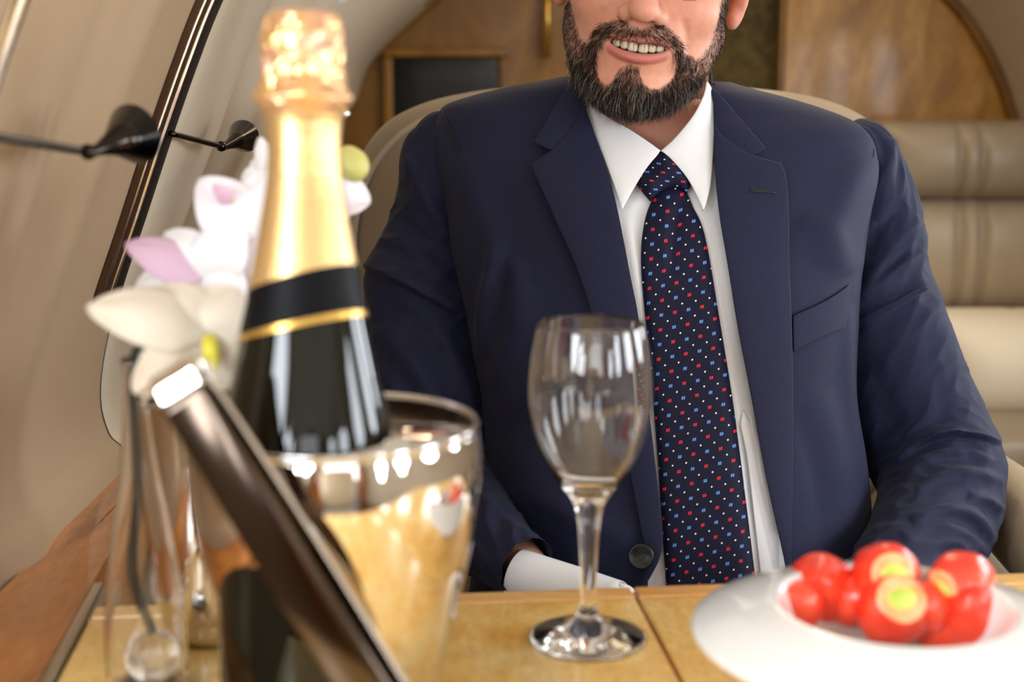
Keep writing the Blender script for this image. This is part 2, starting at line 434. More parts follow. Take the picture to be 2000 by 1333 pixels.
def right_profile(Y):
    A, B = sect(SR0), sect(SR3); t = min(1, max(0, (Y-1.7)/1.5)); return A*(1-t)+B*t
def shell(name, prof, Ys, m, i0=0, i1=None, bumpf=None, flip=False, parent=None, solid=0, kind='structure'):
    V = []
    for Y in Ys:
        A = prof(Y)[i0:i1].copy()
        if bumpf: A[:, 0] += bumpf(Y, A[:, 1])
        V.append(np.column_stack([A[:, 0], np.full(len(A), Y), A[:, 1]]))
    n = len(V[0]); F = gridF(n, len(Ys))
    if flip: F = [f[::-1] for f in F]
    o = mk(name, np.concatenate(V), F, m, parent)
    if solid: s = o.modifiers.new('t', 'SOLIDIFY'); s.thickness = solid; s.offset = -1 if not flip else 1
    if kind and parent is None: o['kind'] = kind
    return o
NP = len(sect(SL0)); TOP = 66   # index where the ceiling starts
def rib(Y, z):   # soft vertical folds of the near lining
    return .006*np.exp(-((Y-1.00-.10*(z-.9))/.03)**2)-.004*np.exp(-((Y-.93)/.02)**2)
def rib2(Y, z):  # recessed shade channel of the far panel
    return .0045*(1-math.exp(-(Y-1.234)/.002))-.018*(1/(1+math.exp(-(Y-1.50)/.012)))*(1/(1+math.exp((Y-1.66)/.012)))+.012*(1/(1+math.exp(-(Y-1.78)/.01)))
shell('wall_left', left_profile, list(np.linspace(-1.6, .4, 8))+list(np.linspace(.42, 1.240, 80)), 'wall', 0, TOP, rib)
shell('wall_left.001', left_profile, list(np.linspace(1.235, 2.0, 70))+list(np.linspace(2.05, 3.2, 8)), 'wall_pale', 0, TOP, rib2)
shell('ceiling', left_profile, list(np.linspace(-1.6, 1.23, 24))+list(np.linspace(1.3, 3.2, 8)), 'ceil', TOP-1)
shell('ceiling.001', right_profile, np.linspace(-1.6, 3.2, 12), 'ceil', TOP-1, flip=True)
shell('wall_right', right_profile, np.linspace(-1.6, 3.2, 24), 'wall_pale', 0, TOP, flip=True)
# seam between the two linings: bronze reveal, chrome bead, black gasket
def strip(name, Y0, Y1, dx, m):
    return shell(name, left_profile, np.linspace(Y0, Y1, 6), m, 35, TOP, lambda Y, z: dx*math.sin(PI*(Y-Y0)/(Y1-Y0))+.001)
strip('trim_1', 1.145, 1.172, .0012, 'bronze'); strip('trim_2', 1.172, 1.176, .002, 'chrome')
strip('trim_3', 1.176, 1.194, .002, 'bronze'); strip('trim_4', 1.194, 1.198, .003, 'chrome')
strip('trim_5', 1.198, 1.240, .0008, 'black'); strip('trim_6', .755, .770, .006, 'chrome')
# floor
V, F = rbox(2.2, 5.2, .04, .005); o = mk('floor', xf(V, (.38, .9, -.02)), F, 'carpet'); o['kind'] = 'structure'
for nm, x in (('baseboard_left', -.42), ('baseboard_right', 1.17)):
    V, F = rbox(.02, 4.8, .34, .004); o = mk(nm, xf(V, (x, .8, .17)), F, 'wall'); o['kind'] = 'structure'
# windows of both walls
def window(n, x, y, z, side, w_=.30, h_=.42, lean=0):
    root = empty('window_%d' % n, (x, y, z)); root['kind'] = 'structure'
    t = np.linspace(0, 2*PI, 49)[:-1]; pts = [(x+side*.004+lean*(h_/2)*math.sin(a), y+(w_/2+.012)*math.copysign(abs(math.cos(a))**.8, math.cos(a)), z+(h_/2+.012)*math.copysign(abs(math.sin(a))**.8, math.sin(a))) for a in t]
    V, F = tube(pts, .012, 8, True); mk('window_frame', V, F, 'ceil', root)
for i, p in enumerate(LWIN): window(i+1, *p, 1, .40 if i == 0 else .30, .38, .41)
for i, p in enumerate(RWIN): window(i+4, *p, -1)

# bulkhead at the back of the cabin, with a curtained doorway and a screen
YB = 3.2
prof = np.vstack([sect(SL3)[::-1][::1], ]); A = sect(SL3); B = sect(SR3)
outline = np.vstack([[(A[0][0], 0.)], A, B[::-1][1:], [(B[0][0], 0.)]])
def panel(name, poly, y0, y1, m, parent=None, kind=None):
    """extruded flat polygon (x,z) between y0 and y1"""
    n = len(poly); V = [(p[0], y0, p[1]) for p in poly]+[(p[0], y1, p[1]) for p in poly]
    F = [tuple(range(n)), tuple(range(n, 2*n))[::-1]]+[(i, i+n, (i+1) % n+n, (i+1) % n) for i in range(n)]
    o = mk(name, V, F, m, parent, smooth=False)
    if kind: o['kind'] = kind
    return o
xd0 = P(1340, 100, YB)[0]; xd1 = P(1531, 100, YB)[0]
def clip_poly(poly, x0, x1):
    out = []; n = len(poly)
    def cut(poly, x, keep):
        r = []; n = len(poly)
        for i in range(n):
            a, b = poly[i], poly[(i+1) % n]; ia, ib = keep(a[0]), keep(b[0])
            if ia: r.append(a)
            if ia != ib: t = (x-a[0])/(b[0]-a[0]); r.append(a+(b-a)*t)
        return r
    r = cut(list(poly), x0, lambda v: v >= x0); return cut(r, x1, lambda v: v <= x1)
big = outline+(outline-np.array([.35, .9]))*.03
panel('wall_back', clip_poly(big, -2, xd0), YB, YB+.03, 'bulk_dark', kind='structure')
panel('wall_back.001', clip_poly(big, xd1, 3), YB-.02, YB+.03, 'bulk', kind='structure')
panel('door_1', clip_poly(big, xd0-.02, xd1+.02), YB+.031, YB+.05, 'curtain', kind='structure')
for nm, x in (('trim_7', P(1531, 100, YB-.02)[0]), ):
    V, F = rbox(.012, .02, 1.5, .004); o = mk(nm, xf(V, (x-.004, YB-.01, .72)), F, 'bulk_dark'); o['kind'] = 'structure'
# arched edge of the bulkhead, right and left
for nm, S, s in (('trim_8', B, 1), ('trim_9', A, -1)):
    c = [(x-s*.006, YB-.03, z) for x, z in S[30:]]; V, F = tube(c, .014, 8); o = mk(nm, V, F, 'bulk_dark'); o['kind'] = 'structure'
# front bulkhead behind the camera, with an open doorway
V, F = rbox(.55, .04, 1.7, .01)
for nm, x in (('wall_front', -.46), ('wall_front.001', 1.18)):
    o = mk(nm, xf(V, (x, -1.62, .85)), F, 'ledge'); o['kind'] = 'structure'
# screen on the bulkhead
root = empty('wall_screen', P(868, 170, YB-.03)); tag(root, 'dark switched-off screen set in the golden wood bulkhead behind the left shoulder', 'screen')
a = P(766, 112, YB-.03); b = P(974, 232, YB-.03); zt = a[2]; zb = b[2]-.06
V, F = rbox(b[0]-a[0], .012, zt-zb, .004); mk('display', xf(V, ((a[0]+b[0])/2, YB-.012, (zt+zb)/2)), F, 'screen', root)
fr = MB(); c0, c1 = P(748, 92, YB-.03), P(994, 92, YB-.03); w_ = .022
for (cx, cz, sx, sz) in (((a[0]+b[0])/2, zt+w_/2, b[0]-a[0]+2*w_, w_), ((a[0]+b[0])/2, zb-w_/2, b[0]-a[0]+2*w_, w_), (a[0]-w_/2, (zt+zb)/2, w_, zt-zb), (b[0]+w_/2, (zt+zb)/2, w_, zt-zb)):
    V, F = rbox(sx, .026, sz, .005); fr.add(xf(V, (cx, YB-.013, cz)), F)
fr.build('frame', 'bulk_dark', root)
# added gold bar standing in for shiny reflections on the wood beside the screen
root = empty('gold_glint_bar', P(1068, 60, YB-.03)); tag(root, 'added gold bar standing in for vertical reflections on the wooden bulkhead left of the face', 'reflection')
p = P(1068, 60, YB); V, F = tube([(p[0], YB-.035, p[2]+.12), (p[0], YB-.035, p[2]-.06)], .009, 12); mk('bar', V, F, 'goldline', root)
for dz in (.08, -.03):
    V, F = tube([(p[0], YB-.035, p[2]+dz), (p[0], YB, p[2]+dz)], .005, 8); mk('mount', V, F, 'goldline', root)
# reading light in the ceiling edge behind the bottle top
root = empty('reading_light', P(610, -2, 1.9)); tag(root, 'white reading light at the ceiling edge above the champagne bottle', 'light')
V, F = lathe([(.004, 0), (.018, .004), (.022, .02), (.020, .035), (.012, .045)], 24); c = P(607, -8, 1.9)
mk('housing', xf(V, c, (0, math.radians(64), 0), 1.25), F, 'shade', root)
V, F = lathe([(.0, 0), (.012, -.002), (.016, .004)], 24); mk('lens', xf(V, c, (0, math.radians(64), 0), 1.1), F, 'porcelain', root)

# ------------------------------------------------------------------ window shade pulls on the left wall
def cone_pull(rod0, rod1, tip, c0, c1, rad, label, Y0, Y1, Yt, Ye):
    """thin rod ending in a small ball joint, from which a flared cone opens"""
    root = empty('shade_pull', P(*rod1, Y1)); tag(root, label, 'shade pull', 'shade pulls on the left wall')
    V, F = tube(cr([P(*rod0, Y0), P((rod0[0]+rod1[0])/2, (rod0[1]+rod1[1])/2, (Y0+Y1)/2), P(*rod1, Y1)], 6), .0026, 10); mk('rod', V, F, 'gunmetal', root)
    V, F = lathe([(0, -.0045), (.003, -.0035), (.0045, 0), (.003, .0035), (0, .0045)], 16); mk('ball_joint', xf(V, P(*rod1, Y1), s=1.1), F, 'gunmetal', root)
    a = P(*c0, Yt); b = P(*c1, Ye); ax = b-a; L = np.linalg.norm(ax); R = frame(ax)
    pr = [(.003, 0), (.004, L*.2), (rad*.45, L*.55), (rad, L), (rad*.92, L*.99), (rad*.35, L*.5)]
    V, F = lathe(pr, 40, False); mk('cone', V @ R.T+a, F, 'gunmetal', root)
    return root
cone_pull((334, 261), (432, 286), None, (436, 288), (476, 266), .0155, 'slender black shade pull on the pale far panel, right of the seam', 1.20, 1.31, 1.31, 1.36)
cone_pull((-140, 246), (172, 297), None, (178, 298), (262, 262), .0185, 'nearer black shade pull with a flared cone, left of the seam', .70, .83, .83, .87)
V, F = tube([P(474, 270, 1.48), P(520, 279, 1.60)], .0022, 8); tag(mk('curtain_rod', V, F, 'gunmetal'), 'thin grey rod on the left wall running behind the bottle neck', 'rod')

# ------------------------------------------------------------------ table and side ledge
AX = np.array([-math.sin(math.radians(5.9)), math.cos(math.radians(5.9)), 0]); RT = np.array([AX[1], -AX[0], 0])
E0 = T(1245, 1168)          # where the joint meets the dark inlay line
def tb(u, v, z): return E0+RT*u+AX*v+np.array([0, 0, z-.735])
def slab(root, name, u0, u1, v0, v1, z0, z1, m, r=.0015):
    V, F = rbox(u1-u0, v1-v0, z1-z0, r, 3); R = np.stack([RT, AX, [0, 0, 1]], 1)
    return mk(name, V @ R.T+tb((u0+u1)/2, (v0+v1)/2, (z0+z1)/2), F, m, root)
uL = np.dot(T(215, 1110)-E0, RT)+.004; uR = .62; vN = -.62
root = empty('folding_table', tb(0, -.25, 0)); tag(root, 'honey-coloured veneered cabin table in the foreground carrying the glass and plate', 'table')
slab(root, 'table_leaf', uL, -.0017, vN, -.0019, .715, .735, 'table')
slab(root, 'table_leaf', .0017, uR, vN, -.0019, .715, .735, 'table')
slab(root, 'edge_band', uL, -.0012, .0008, .021, .713, .7352, 'table_edge')
slab(root, 'edge_band', .0012, uR, .0008, .021, .713, .7352, 'table_edge')
slab(root, 'underframe', uL+.02, uR-.02, vN+.02, .012, .700, .7145, 'black')
slab(root, 'pedestal', .05, .25, -.42, -.22, 0, .7, 'wall')
root = empty('table_rail', T(150, 1222)); tag(root, 'slim brushed metal rail along the left edge of the table', 'rail')
slab(root, 'rail_bar', uL-.009, uL-.0015, vN, .062, .724, .7372, 'steel')
# ledge that runs along the wall: straight wall side, skewed inner side
pts = [(-.343, .55), (-.343, .90), (-.3430, 1.06), (-.344, 1.24), (-.343, 1.262)]
V = []; F = []
for x, y in pts:
    s = ((y-E0[1])-uL*RT[1])/AX[1]; xi = (tb(uL-.011, 0, 0)+AX*((y-tb(uL-.011, 0, 0)[1])/AX[1]))[0]
    V += [(x, y, .739), (x+.02, y, .7370), (xi-.02, y, .7365), (xi, y, .734), (xi, y, .66), (x, y, .66)]
n = 6
for i in range(len(pts)-1):
    for k in range(n): F.append((i*n+k, i*n+(k+1) % n, (i+1)*n+(k+1) % n, (i+1)*n+k))
F += [tuple(range(n))[::-1], tuple(range((len(pts)-1)*n, len(pts)*n))]
o = mk('trim_10', V, [f[::-1] for f in F], 'ledge', smooth=False); o['kind'] = 'structure'

# ------------------------------------------------------------------ seats
def pad(cx, cy, cz, w_, d_, h_, r, tilt=0, puff=.0, m='leather', parent=None, name='cushion', grooves=(), taper=0, yaw=0, n=7, arch=0, rnd=0):
    """upholstered pad: rounded box with puffed faces and stitched grooves (list of local x)"""
    nu, nv = 60, 50; V, F = [], []
    th = np.linspace(-1, 1, nu); 
    for sgn in (-1, 1):
        U, Wv = np.meshgrid(th, np.linspace(-1, 1, nv))
        e = np.clip((1-np.abs(U)**n)*(1-np.abs(Wv)**n), 0, 1)**(1/3.0)
        wx = U*w_/2*(1+taper*Wv); x = wx*np.sqrt(1-rnd*Wv**4)
        z = Wv*h_/2*np.sqrt(1-rnd*U**4)+arch*(1-U**2)*(Wv > 0)*Wv
        y = sgn*(d_/2)*e*(1+puff*(1-U**2)*(1-Wv**2))
        for g in grooves: y = y-sgn*.35*d_*np.exp(-((wx-g)/.007)**2)*e*.35
        V.append(np.stack([x, y, z], -1).reshape(-1, 3)); f = gridF(nu, nv)
        F += [tuple(i+(0 if sgn < 0 else nu*nv) for i in (q if sgn < 0 else q[::-1])) for q in f]
    V = np.concatenate(V); V = xf(V, (0, 0, 0), (tilt, 0, 0)); V = xf(V, (cx, cy, cz), (0, 0, yaw))
    return mk(name, V, F, m, parent)
# the seat the man sits in
root = empty('cabin_armchair', (.13, 1.62, 0)); tag(root, 'grey taupe leather cabin armchair the man in the navy suit sits in', 'armchair')
c = P(1215, 235, 1.60)
pad(.135, 1.66, .815, .68, .15, .53, .05, tilt=math.radians(-10), puff=.3, parent=root, name='backrest', n=9, rnd=.32)
# piped rim of the backrest
def seat_edge():
    out = []
    q = [(-1, v) for v in np.linspace(-.6, 1, 30)]+[(u, 1) for u in np.linspace(-1, 1, 50)[1:-1]]+[(1, v) for v in np.linspace(1, -.6, 30)]
    for u, v in q:
        x = .93*u*.34*math.sqrt(1-.32*v**4); z = .94*v*.265*math.sqrt(1-.32*u**4); out.append((.135+x, 1.655-.064+z*.176, .815+z))
    return out
V, F = tube(seat_edge(), .004, 8); mk('piping', V, F, 'piping', root)
pad(.135, 1.38, .40, .54, .16, .56, .05, tilt=PI/2, puff=.3, parent=root, name='seat_cushion')
V, F = rbox(.5, .5, .30, .03); mk('base', xf(V, (.135, 1.42, .16)), F, 'leather', root)
for s, nm in ((-1, 'left'), (1, 'right')):
    a = [(.135+s*.355, 1.66, .52), (.135+s*.36, 1.50, .645), (.135+s*.36, 1.28, .655), (.135+s*.36, 1.10, .625), (.135+s*.355, 1.05, .56)]
    V, F = tube(cr(a, 6), .042, 16); mk('armrest', V, F, 'leather2', root)
    V, F = rbox(.06, .5, .42, .02); mk('side_panel', xf(V, (.135+s*.355, 1.37, .38)), F, 'leather', root)
# the seat behind on the right
YS = 2.72
root = empty('facing_armchair', (.12, -.62, 0)); tag(root, 'beige leather armchair opposite the man, on the near side of the table', 'armchair')
pad(.12, -.66, .79, .62, .16, .58, .05, tilt=math.radians(10), puff=.3, parent=root, name='backrest', n=9, rnd=.4, m='leather2')
pad(.12, -.40, .40, .54, .16, .50, .05, tilt=PI/2, puff=.3, parent=root, name='seat_cushion', m='leather2')
V, F = rbox(.5, .44, .30, .03); mk('base', xf(V, (.12, -.42, .16)), F, 'leather', root)
root = empty('rear_cabin_seat', (P(1895, 500, YS)[0], YS, 0)); tag(root, 'pale taupe leather seat with a padded headrest in the right background', 'seat')
def slot(x0, x1, y0, y1, Y, d, name, m, **k):
    a = P(x0, y0, Y); b = P(x1, y1, Y); return pad((a[0]+b[0])/2, Y+d/2, (a[2]+b[2])/2, b[0]-a[0], d, a[2]-b[2], .03, m=m, parent=root, name=name, **k)
slot(1728, 2085, 236, 392, YS-.03, .15, 'headrest', 'leather', puff=.35, grooves=(-.032, .008), n=5)
slot(1690, 2110, 380, 618, YS, .17, 'backrest', 'leather2', puff=.3, grooves=(-.032, .012), n=7)
slot(1690, 2110, 840, 1038, YS-.42, .30, 'seat_cushion', 'leather', puff=.1, n=8)
slot(1685, 2115, 1000, 1250, YS-.38, .30, 'base', 'carpet', n=9)
root2 = empty('loose_cushion', P(1950, 830, YS-.25)); tag(root2, 'cream cushion lying on the rear seat behind the right arm', 'cushion')
a = P(1835, 628, YS-.25); b = P(2110, 850, YS-.25)
pad((a[0]+b[0])/2, YS-.14, (a[2]+b[2])/2+.004, b[0]-a[0], .20, a[2]-b[2], .03, m='cream', parent=root2, name='cover', puff=.5, n=4, grooves=(.05,))
# ------------------------------------------------------------------ wine cooler and champagne bottle
CC = np.array([-.0905, .7095, .735])
root = empty('wine_cooler', CC); tag(root, 'mirror-polished steel wine cooler holding the champagne bottle', 'wine cooler')
pr = [(0, .0), (.047, .0), (.0505, .002), (.0515, .008), (.0520, .02), (.0565, .045), (.0635, .075), (.0700, .105), (.0745, .132), (.0752, .148), (.0738, .160), (.0728, .165)]
lip = [(.0728, .165), (.0736, .1665), (.0734, .1682), (.0718, .1686), (.0706, .1672), (.0706, .1655)]
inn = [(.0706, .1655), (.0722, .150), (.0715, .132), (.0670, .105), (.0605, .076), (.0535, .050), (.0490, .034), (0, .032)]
pr2 = cr(pr[3:], 5); pr2 = pr[:3]+[tuple(q) for q in pr2]
V, F = lathe(pr2, 128); mk('vessel', V+CC, F, 'steel', root)
V, F = lathe([tuple(q) for q in cr(lip, 4)], 128, False); mk('rolled_rim', V+CC, F, 'chrome', root)
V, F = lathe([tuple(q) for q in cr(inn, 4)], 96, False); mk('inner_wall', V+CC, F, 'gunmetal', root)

bA = P(591, 23, .708); bB = P(599, 850, .690); ax = (bA-bB)/np.linalg.norm(bA-bB); LB = .326
LB = (bA[2]-.7705)/ax[2]
kpx = np.linalg.norm(bA-bB)/827.
bprof = [(23, 0), (23.2, 40), (25, 56), (32, 66), (48, 71), (70, 73), (95, 74), (120, 74), (150, 75), (172, 79), (190, 83), (205, 83), (217, 77), (235, 72), (262, 69), (300, 68.5), (340, 70.5), (380, 76), (420, 83), (470, 92), (520, 101), (570, 110), (620, 121), (680, 134), (730, 145), (780, 156), (830, 166), (880, 172), (930, 175), (1000, 176)]
bs = np.array([(y-23)*kpx for y, _ in bprof]); br = np.array([h/3925. for _, h in bprof])
def brad(s): return np.interp(s, bs, br)
Rb = frame(ax, (1, 0, 0))   # columns: x, y, axis ; y points away from the camera
def bpt(s, th, dr=0):
    r = brad(s)+dr; return bA-np.multiply.outer(s, ax)+(r*np.sin(th))[..., None]*Rb[:, 0]-(r*np.cos(th))[..., None]*Rb[:, 1]
def bsurf(s0, s1, dr, n=40, nt=96, dfn=None):
    th = np.linspace(0, 2*PI, nt, endpoint=False); V = []
    for k in range(n):
        a = s0(th) if callable(s0) else np.full(nt, s0); b = s1(th) if callable(s1) else np.full(nt, s1)
        s = a+(b-a)*k/(n-1); d = dr+(dfn(s, th) if dfn else 0)
        V.append(bpt(s, th, d))
    return np.concatenate(V), gridF(nt, n, True)
root = empty('champagne_bottle', bA-ax*LB); tag(root, 'dark green champagne bottle with gold foil neck standing in the steel cooler', 'bottle')
sg = (225-23)*kpx
V, F = bsurf(.012, LB-.006, -.0006, 120); n = 96; V = np.vstack([V, [bA-ax*(LB-.001)]])
for k in range(n): F.append(((119)*n+k, 119*n+(k+1) % n, len(V)-1))
mk('glass_body', V, [f[::-1] for f in F], 'bottle', root)
edge = lambda y: (lambda th: (y-23)*kpx-.0068*np.sin(th)-.0040*np.cos(th))
def foilbump(s, th):
    a = .0004*np.sin(9*th+40*s)*np.exp(-((s-.03)/.02)**2)
    return a
sF = (205-23)*kpx
V, F = bsurf(sF, edge(540), .0003, 60, 128); mk('foil_sleeve', V, [f[::-1] for f in F], 'foil', root)
def crump(s, th):
    out = np.zeros_like(s)
    for i in range(len(s)):
        v = Vector((3.2*math.cos(th[i]), 3.2*math.sin(th[i]), s[i]*120)); out[i] = .0016*mnoise.noise(v)+.0008*mnoise.noise(v*2.7)
    wire = .0016*np.exp(-((s-(188-23)*kpx)/.0022)**2)+.0012*np.abs(np.sin(2*th+.6))**6*(s > .01)
    return (out+wire)*np.clip(s/.004, 0, 1)*np.clip((sF+.004-s)/.006, 0, 1)
V, F = bsurf(0, sF+.003, .0007, 60, 160, crump); mk('foil_cap', V, [f[::-1] for f in F], 'foil_crumple', root)
V, F = bsurf(edge(536), edge(632), .0001, 16); mk('neck_label', V, [f[::-1] for f in F], 'neckblack', root)
V, F = bsurf(edge(629), edge(641), .0003, 6); mk('gold_band', V, [f[::-1] for f in F], 'goldline', root)
th = np.linspace(-.62, .62, 24)

# ------------------------------------------------------------------ wine glass
gc = np.array([.0470, .8353, .7352])
root = empty('wine_glass', gc); tag(root, 'empty clear stemmed wine glass standing on the table in front of the suit', 'wine glass')
outp = [(0, 0), (.0325, 0), (.0352, .0006), (.0360, .0016), (.0352, .0028), (.028, .0045), (.018, .0075), (.0105, .0115), (.0066, .0165), (.0052, .024), (.0050, .040), (.0056, .058), (.0070, .074), (.0088, .0845), (.0125, .092), (.0190, .1010), (.0262, .1125), (.0328, .1280), (.0366, .1460), (.0374, .1580), (.0363, .1740), (.0340, .1880), (.0318, .1980)]
inp = [(.0312, .1986), (.0307, .1980), (.0330, .1870), (.0352, .1740), (.0363, .1580), (.0355, .1460), (.0317, .1285), (.0250, .1135), (.0170, .1025), (.0090, .0965), (.003, .0948), (0, .0947)]
o2 = [outp[0], outp[1]]+[tuple(q) for q in cr(outp[2:], 5)]; i2 = [tuple(q) for q in cr(inp, 5)]
V, F = lathe([(abs(r), z) for r, z in o2+i2], 128, False)
mk('glass_shell', V+gc, F, 'glass', root)

# ------------------------------------------------------------------ plate of strawberries
pc = np.array([.2060, .7290, .7352])
root = tag(empty('pasta_plate', pc), 'wide-rimmed white porcelain plate filled with strawberries on the table', 'plate')
pp = [(0, .004), (.030, .004), (.033, 0), (.036, 0), (.038, .006), (.048, .020), (.0585, .046), (.064, .0580), (.085, .0535), (.1000, .0480), (.1066, .0440), (.1082, .0455), (.1076, .0478), (.1010, .0515), (.085, .0580), (.067, .0630), (.0615, .0625), (.0575, .0560), (.052, .038), (.044, .0235), (.034, .0170), (.015, .0145), (0, .0140)]
q = [pp[0], pp[1]]+[tuple(v) for v in cr(pp[2:], 5)]
V, F = lathe([(abs(r), z) for r, z in q], 128, False); mk('plate_body', V+pc, F, 'porcelain', root)
def berry(px, py, z, r, cut, label, lean=.55, stretch=1.15, core=True):
    r = r*1.07
    c = T(px, py, z); cut = np.array(cut, float); cut /= np.linalg.norm(cut)
    root = tag(empty('strawberry', c), label, 'strawberry', 'hulled strawberries on the plate')
    R = frame(cut, (1, .2, .1)); t = np.linspace(0, 1, 22); L = 2*r*stretch; prof = []
    for k in t:   # tip to the cut top
        rr = r*(math.sin(PI*.5*min(1, k/.62))**.75 if k < .62 else 1-.34*((k-.62)/.38)**2)
        prof.append((max(rr, 1e-5) if k > 0 else 1e-6, (k-.5)*L))
    V, F = lathe(prof, 40, False)
    h = np.array([mnoise.noise(Vector(tuple(v*95))+Vector((px, py, 0))) for v in V]); V = V*(1+.07*h[:, None])
    top = prof[-1]
    mk('berry_body', V @ R.T+c, F, 'berry', root)
    fp = [(0, top[1]+.0009), (top[0]*.5, top[1]+.0011), (top[0]*.9, top[1]+.0007), (top[0]*1.01, top[1]-.0004)]
    V, F = lathe([(a, b) for a, b in fp][::-1], 40, False); mk('cut_top', V @ R.T+c, F, 'berry_flesh', root)
    if core:
        V, F = lathe([(top[0]*.62, top[1]+.0009), (top[0]*.45, top[1]+.0022), (1e-6, top[1]+.0030)], 30, False)
        V = V*(np.array([1.0, .8, 1])); h = np.array([mnoise.noise(Vector(tuple(v*400))) for v in V]); V[:, 2] += h*.0008
        mk('green_core', V @ R.T+c, F, 'berry_core', root)
berry(1603, 1148, .787, .0198, (.25, .75, -.5), 'large dome-shaped strawberry farthest left in the bowl of the plate', core=False)
berry(1560, 1176, .786, .0125, (.5, .5, -.6), 'small strawberry tucked under the left edge of the large dome-shaped one', core=False)
berry(1724, 1124, .797, .0175, (.02, -.93, .34), 'upper middle strawberry propped up with its cut green core facing the camera')
berry(1738, 1197, .780, .0195, (.04, -.78, .62), 'large front middle strawberry showing a pale cut ring and green core')
berry(1888, 1132, .798, .0160, (-.75, -.45, -.1), 'round strawberry on top at the right with a green patch on its left side')
berry(1900, 1196, .783, .0188, (.3, .6, -.6), 'orange-red strawberry at the front right edge of the well', core=False)
berry(1806, 1188, .785, .0145, (.5, .7, -.3), 'smaller strawberry between the cut middle one and the front right one', core=False)
berry(1668, 1172, .783, .0135, (-.2, .7, -.5), 'small strawberry wedged between the left dome and the cut middle one', core=False)
berry(1836, 1216, .775, .0135, (.2, .2, -.9), 'small strawberry low at the front lip, right of the cut one', core=False)

# ------------------------------------------------------------------ ice tongs leaning on the cooler
def TG(px, py, Y): return P(px, py, Y)
t0 = TG(338, 722, .628); t1 = P(905, 1634, .602)
dr = t1-t0; L = np.linalg.norm(dr); dr /= L
wv = P(391, 688, .628)-P(281, 748, .628); wv -= dr*np.dot(wv, dr); wv /= np.linalg.norm(wv); nv = np.cross(wv, dr)
if nv[1] > 0: nv = -nv      # toward the camera
root = tag(empty('ice_tongs', t1), 'large polished steel ice tongs in the left foreground leaning on the cooler', 'tongs')
Wd = .0225; th_ = .0016
def sweep_strip(path, name, teeth=False, cup=.0004):
    """path: list of (distance along, offset toward the camera)"""
    c = cr(path, 8); tn = np.gradient(c, axis=0); tn /= np.linalg.norm(tn, axis=1)[:, None]; V = []; us = np.linspace(-1, 1, 13)
    for (s, q), (a, b) in zip(c, tn):
        ctr = t0+dr*s+nv*q; nn = dr*(-b)+nv*a
        for sd in (1, -1):
            for u in (us if sd > 0 else us[::-1]):
                V.append(ctr+wv*u*Wd/2*(1-.0*u)+nn*(sd*th_/2*(1-.5*abs(u)**6)+cup*(1-u*u)))
    k = 26; F = gridF(k, len(c), True)+[tuple(range(k))[::-1], tuple(range((len(c)-1)*k, len(c)*k))]
    return V, F
V, F = sweep_strip([(.012, .0085), (.05, .0105), (.10, .0120), (.15, .0115), (L-.055, .0090)], 'a'); mk('front_arm', V, F, 'tonedsteel', root)
V, F = sweep_strip([(.0125, .0088), (.003, .0062), (-.001, .0005), (.003, -.0055), (.0125, -.0080)], 'b'); mk('spring_bend', V, F, 'steel', root)
V, F = sweep_strip([(.012, -.0080), (.05, -.0130), (.10, -.0165), (.15, -.0165), (L-.03, -.0125), (L-.014, -.006)], 'c'); mk('rear_arm', V, F, 'steel', root)
cl = MB()
for u in (-1.5, -.5, .5, 1.5):     # comb teeth of the front arm
    pts = [t0+dr*s+nv*q+wv*u*Wd/4 for s, q in ((L-.058, .0090), (L-.03, .0080), (L-.012, .0035), (L-.004, -.001))]
    V, F = tube(cr(pts, 4), .0020, 8); cl.add(V, F)
cl.build('claw', 'tonedsteel', root)

# ------------------------------------------------------------------ small steel beaker, bud vase with orchid
kc = T(418, 1236)
root = tag(empty('steel_beaker', kc), 'plain polished steel beaker between the orchid vase and the wine cooler', 'beaker')
pr = [(0, 0), (.024, 0), (.0275, .0015), (.0292, .005), (.0308, .02), (.0345, .06), (.0385, .11), (.0408, .150), (.0412, .1508), (.0403, .1508), (.038, .115), (.034, .065), (.029, .010), (0, .006)]
V, F = lathe(pr[:3]+[tuple(v) for v in cr(pr[3:], 4)], 96, False); mk('cup_wall', V+kc, F, 'steel', root)
vc = T(291, 1352)
root = tag(empty('bud_vase', vc), 'tall slim clear glass bud vase at the left front holding the orchid stem', 'vase')
pr = [(0, 0), (.016, 0), (.0205, .002), (.0225, .010), (.0230, .03), (.0215, .055), (.0165, .090), (.0110, .125), (.0075, .155), (.0060, .180), (.0066, .192)]
pi_ = [(.0058, .192), (.0050, .180), (.0064, .155), (.0098, .125), (.0153, .090), (.0202, .055), (.0217, .03), (.0208, .012), (.018, .006), (0, .005)]
V, F = lathe([(abs(a), b) for a, b in pr[:2]+[tuple(v) for v in cr(pr[2:], 5)]+[tuple(v) for v in cr(pi_, 5)]], 72, False); mk('vase_body', V+vc, F, 'glass', root)
V, F = rbox(.001, .001, .001); t = np.linspace(0, PI, 24)
bc = vc+np.array([.003, 0, .0215]); V, F = lathe([(max(1e-6, .0150*math.sin(a)), -.0150*math.cos(a)) for a in t], 40, False)
tag(mk('glass_marble', V+bc, F, 'glass'), 'clear glass marble at the bottom of the slim bud vase', 'marble')

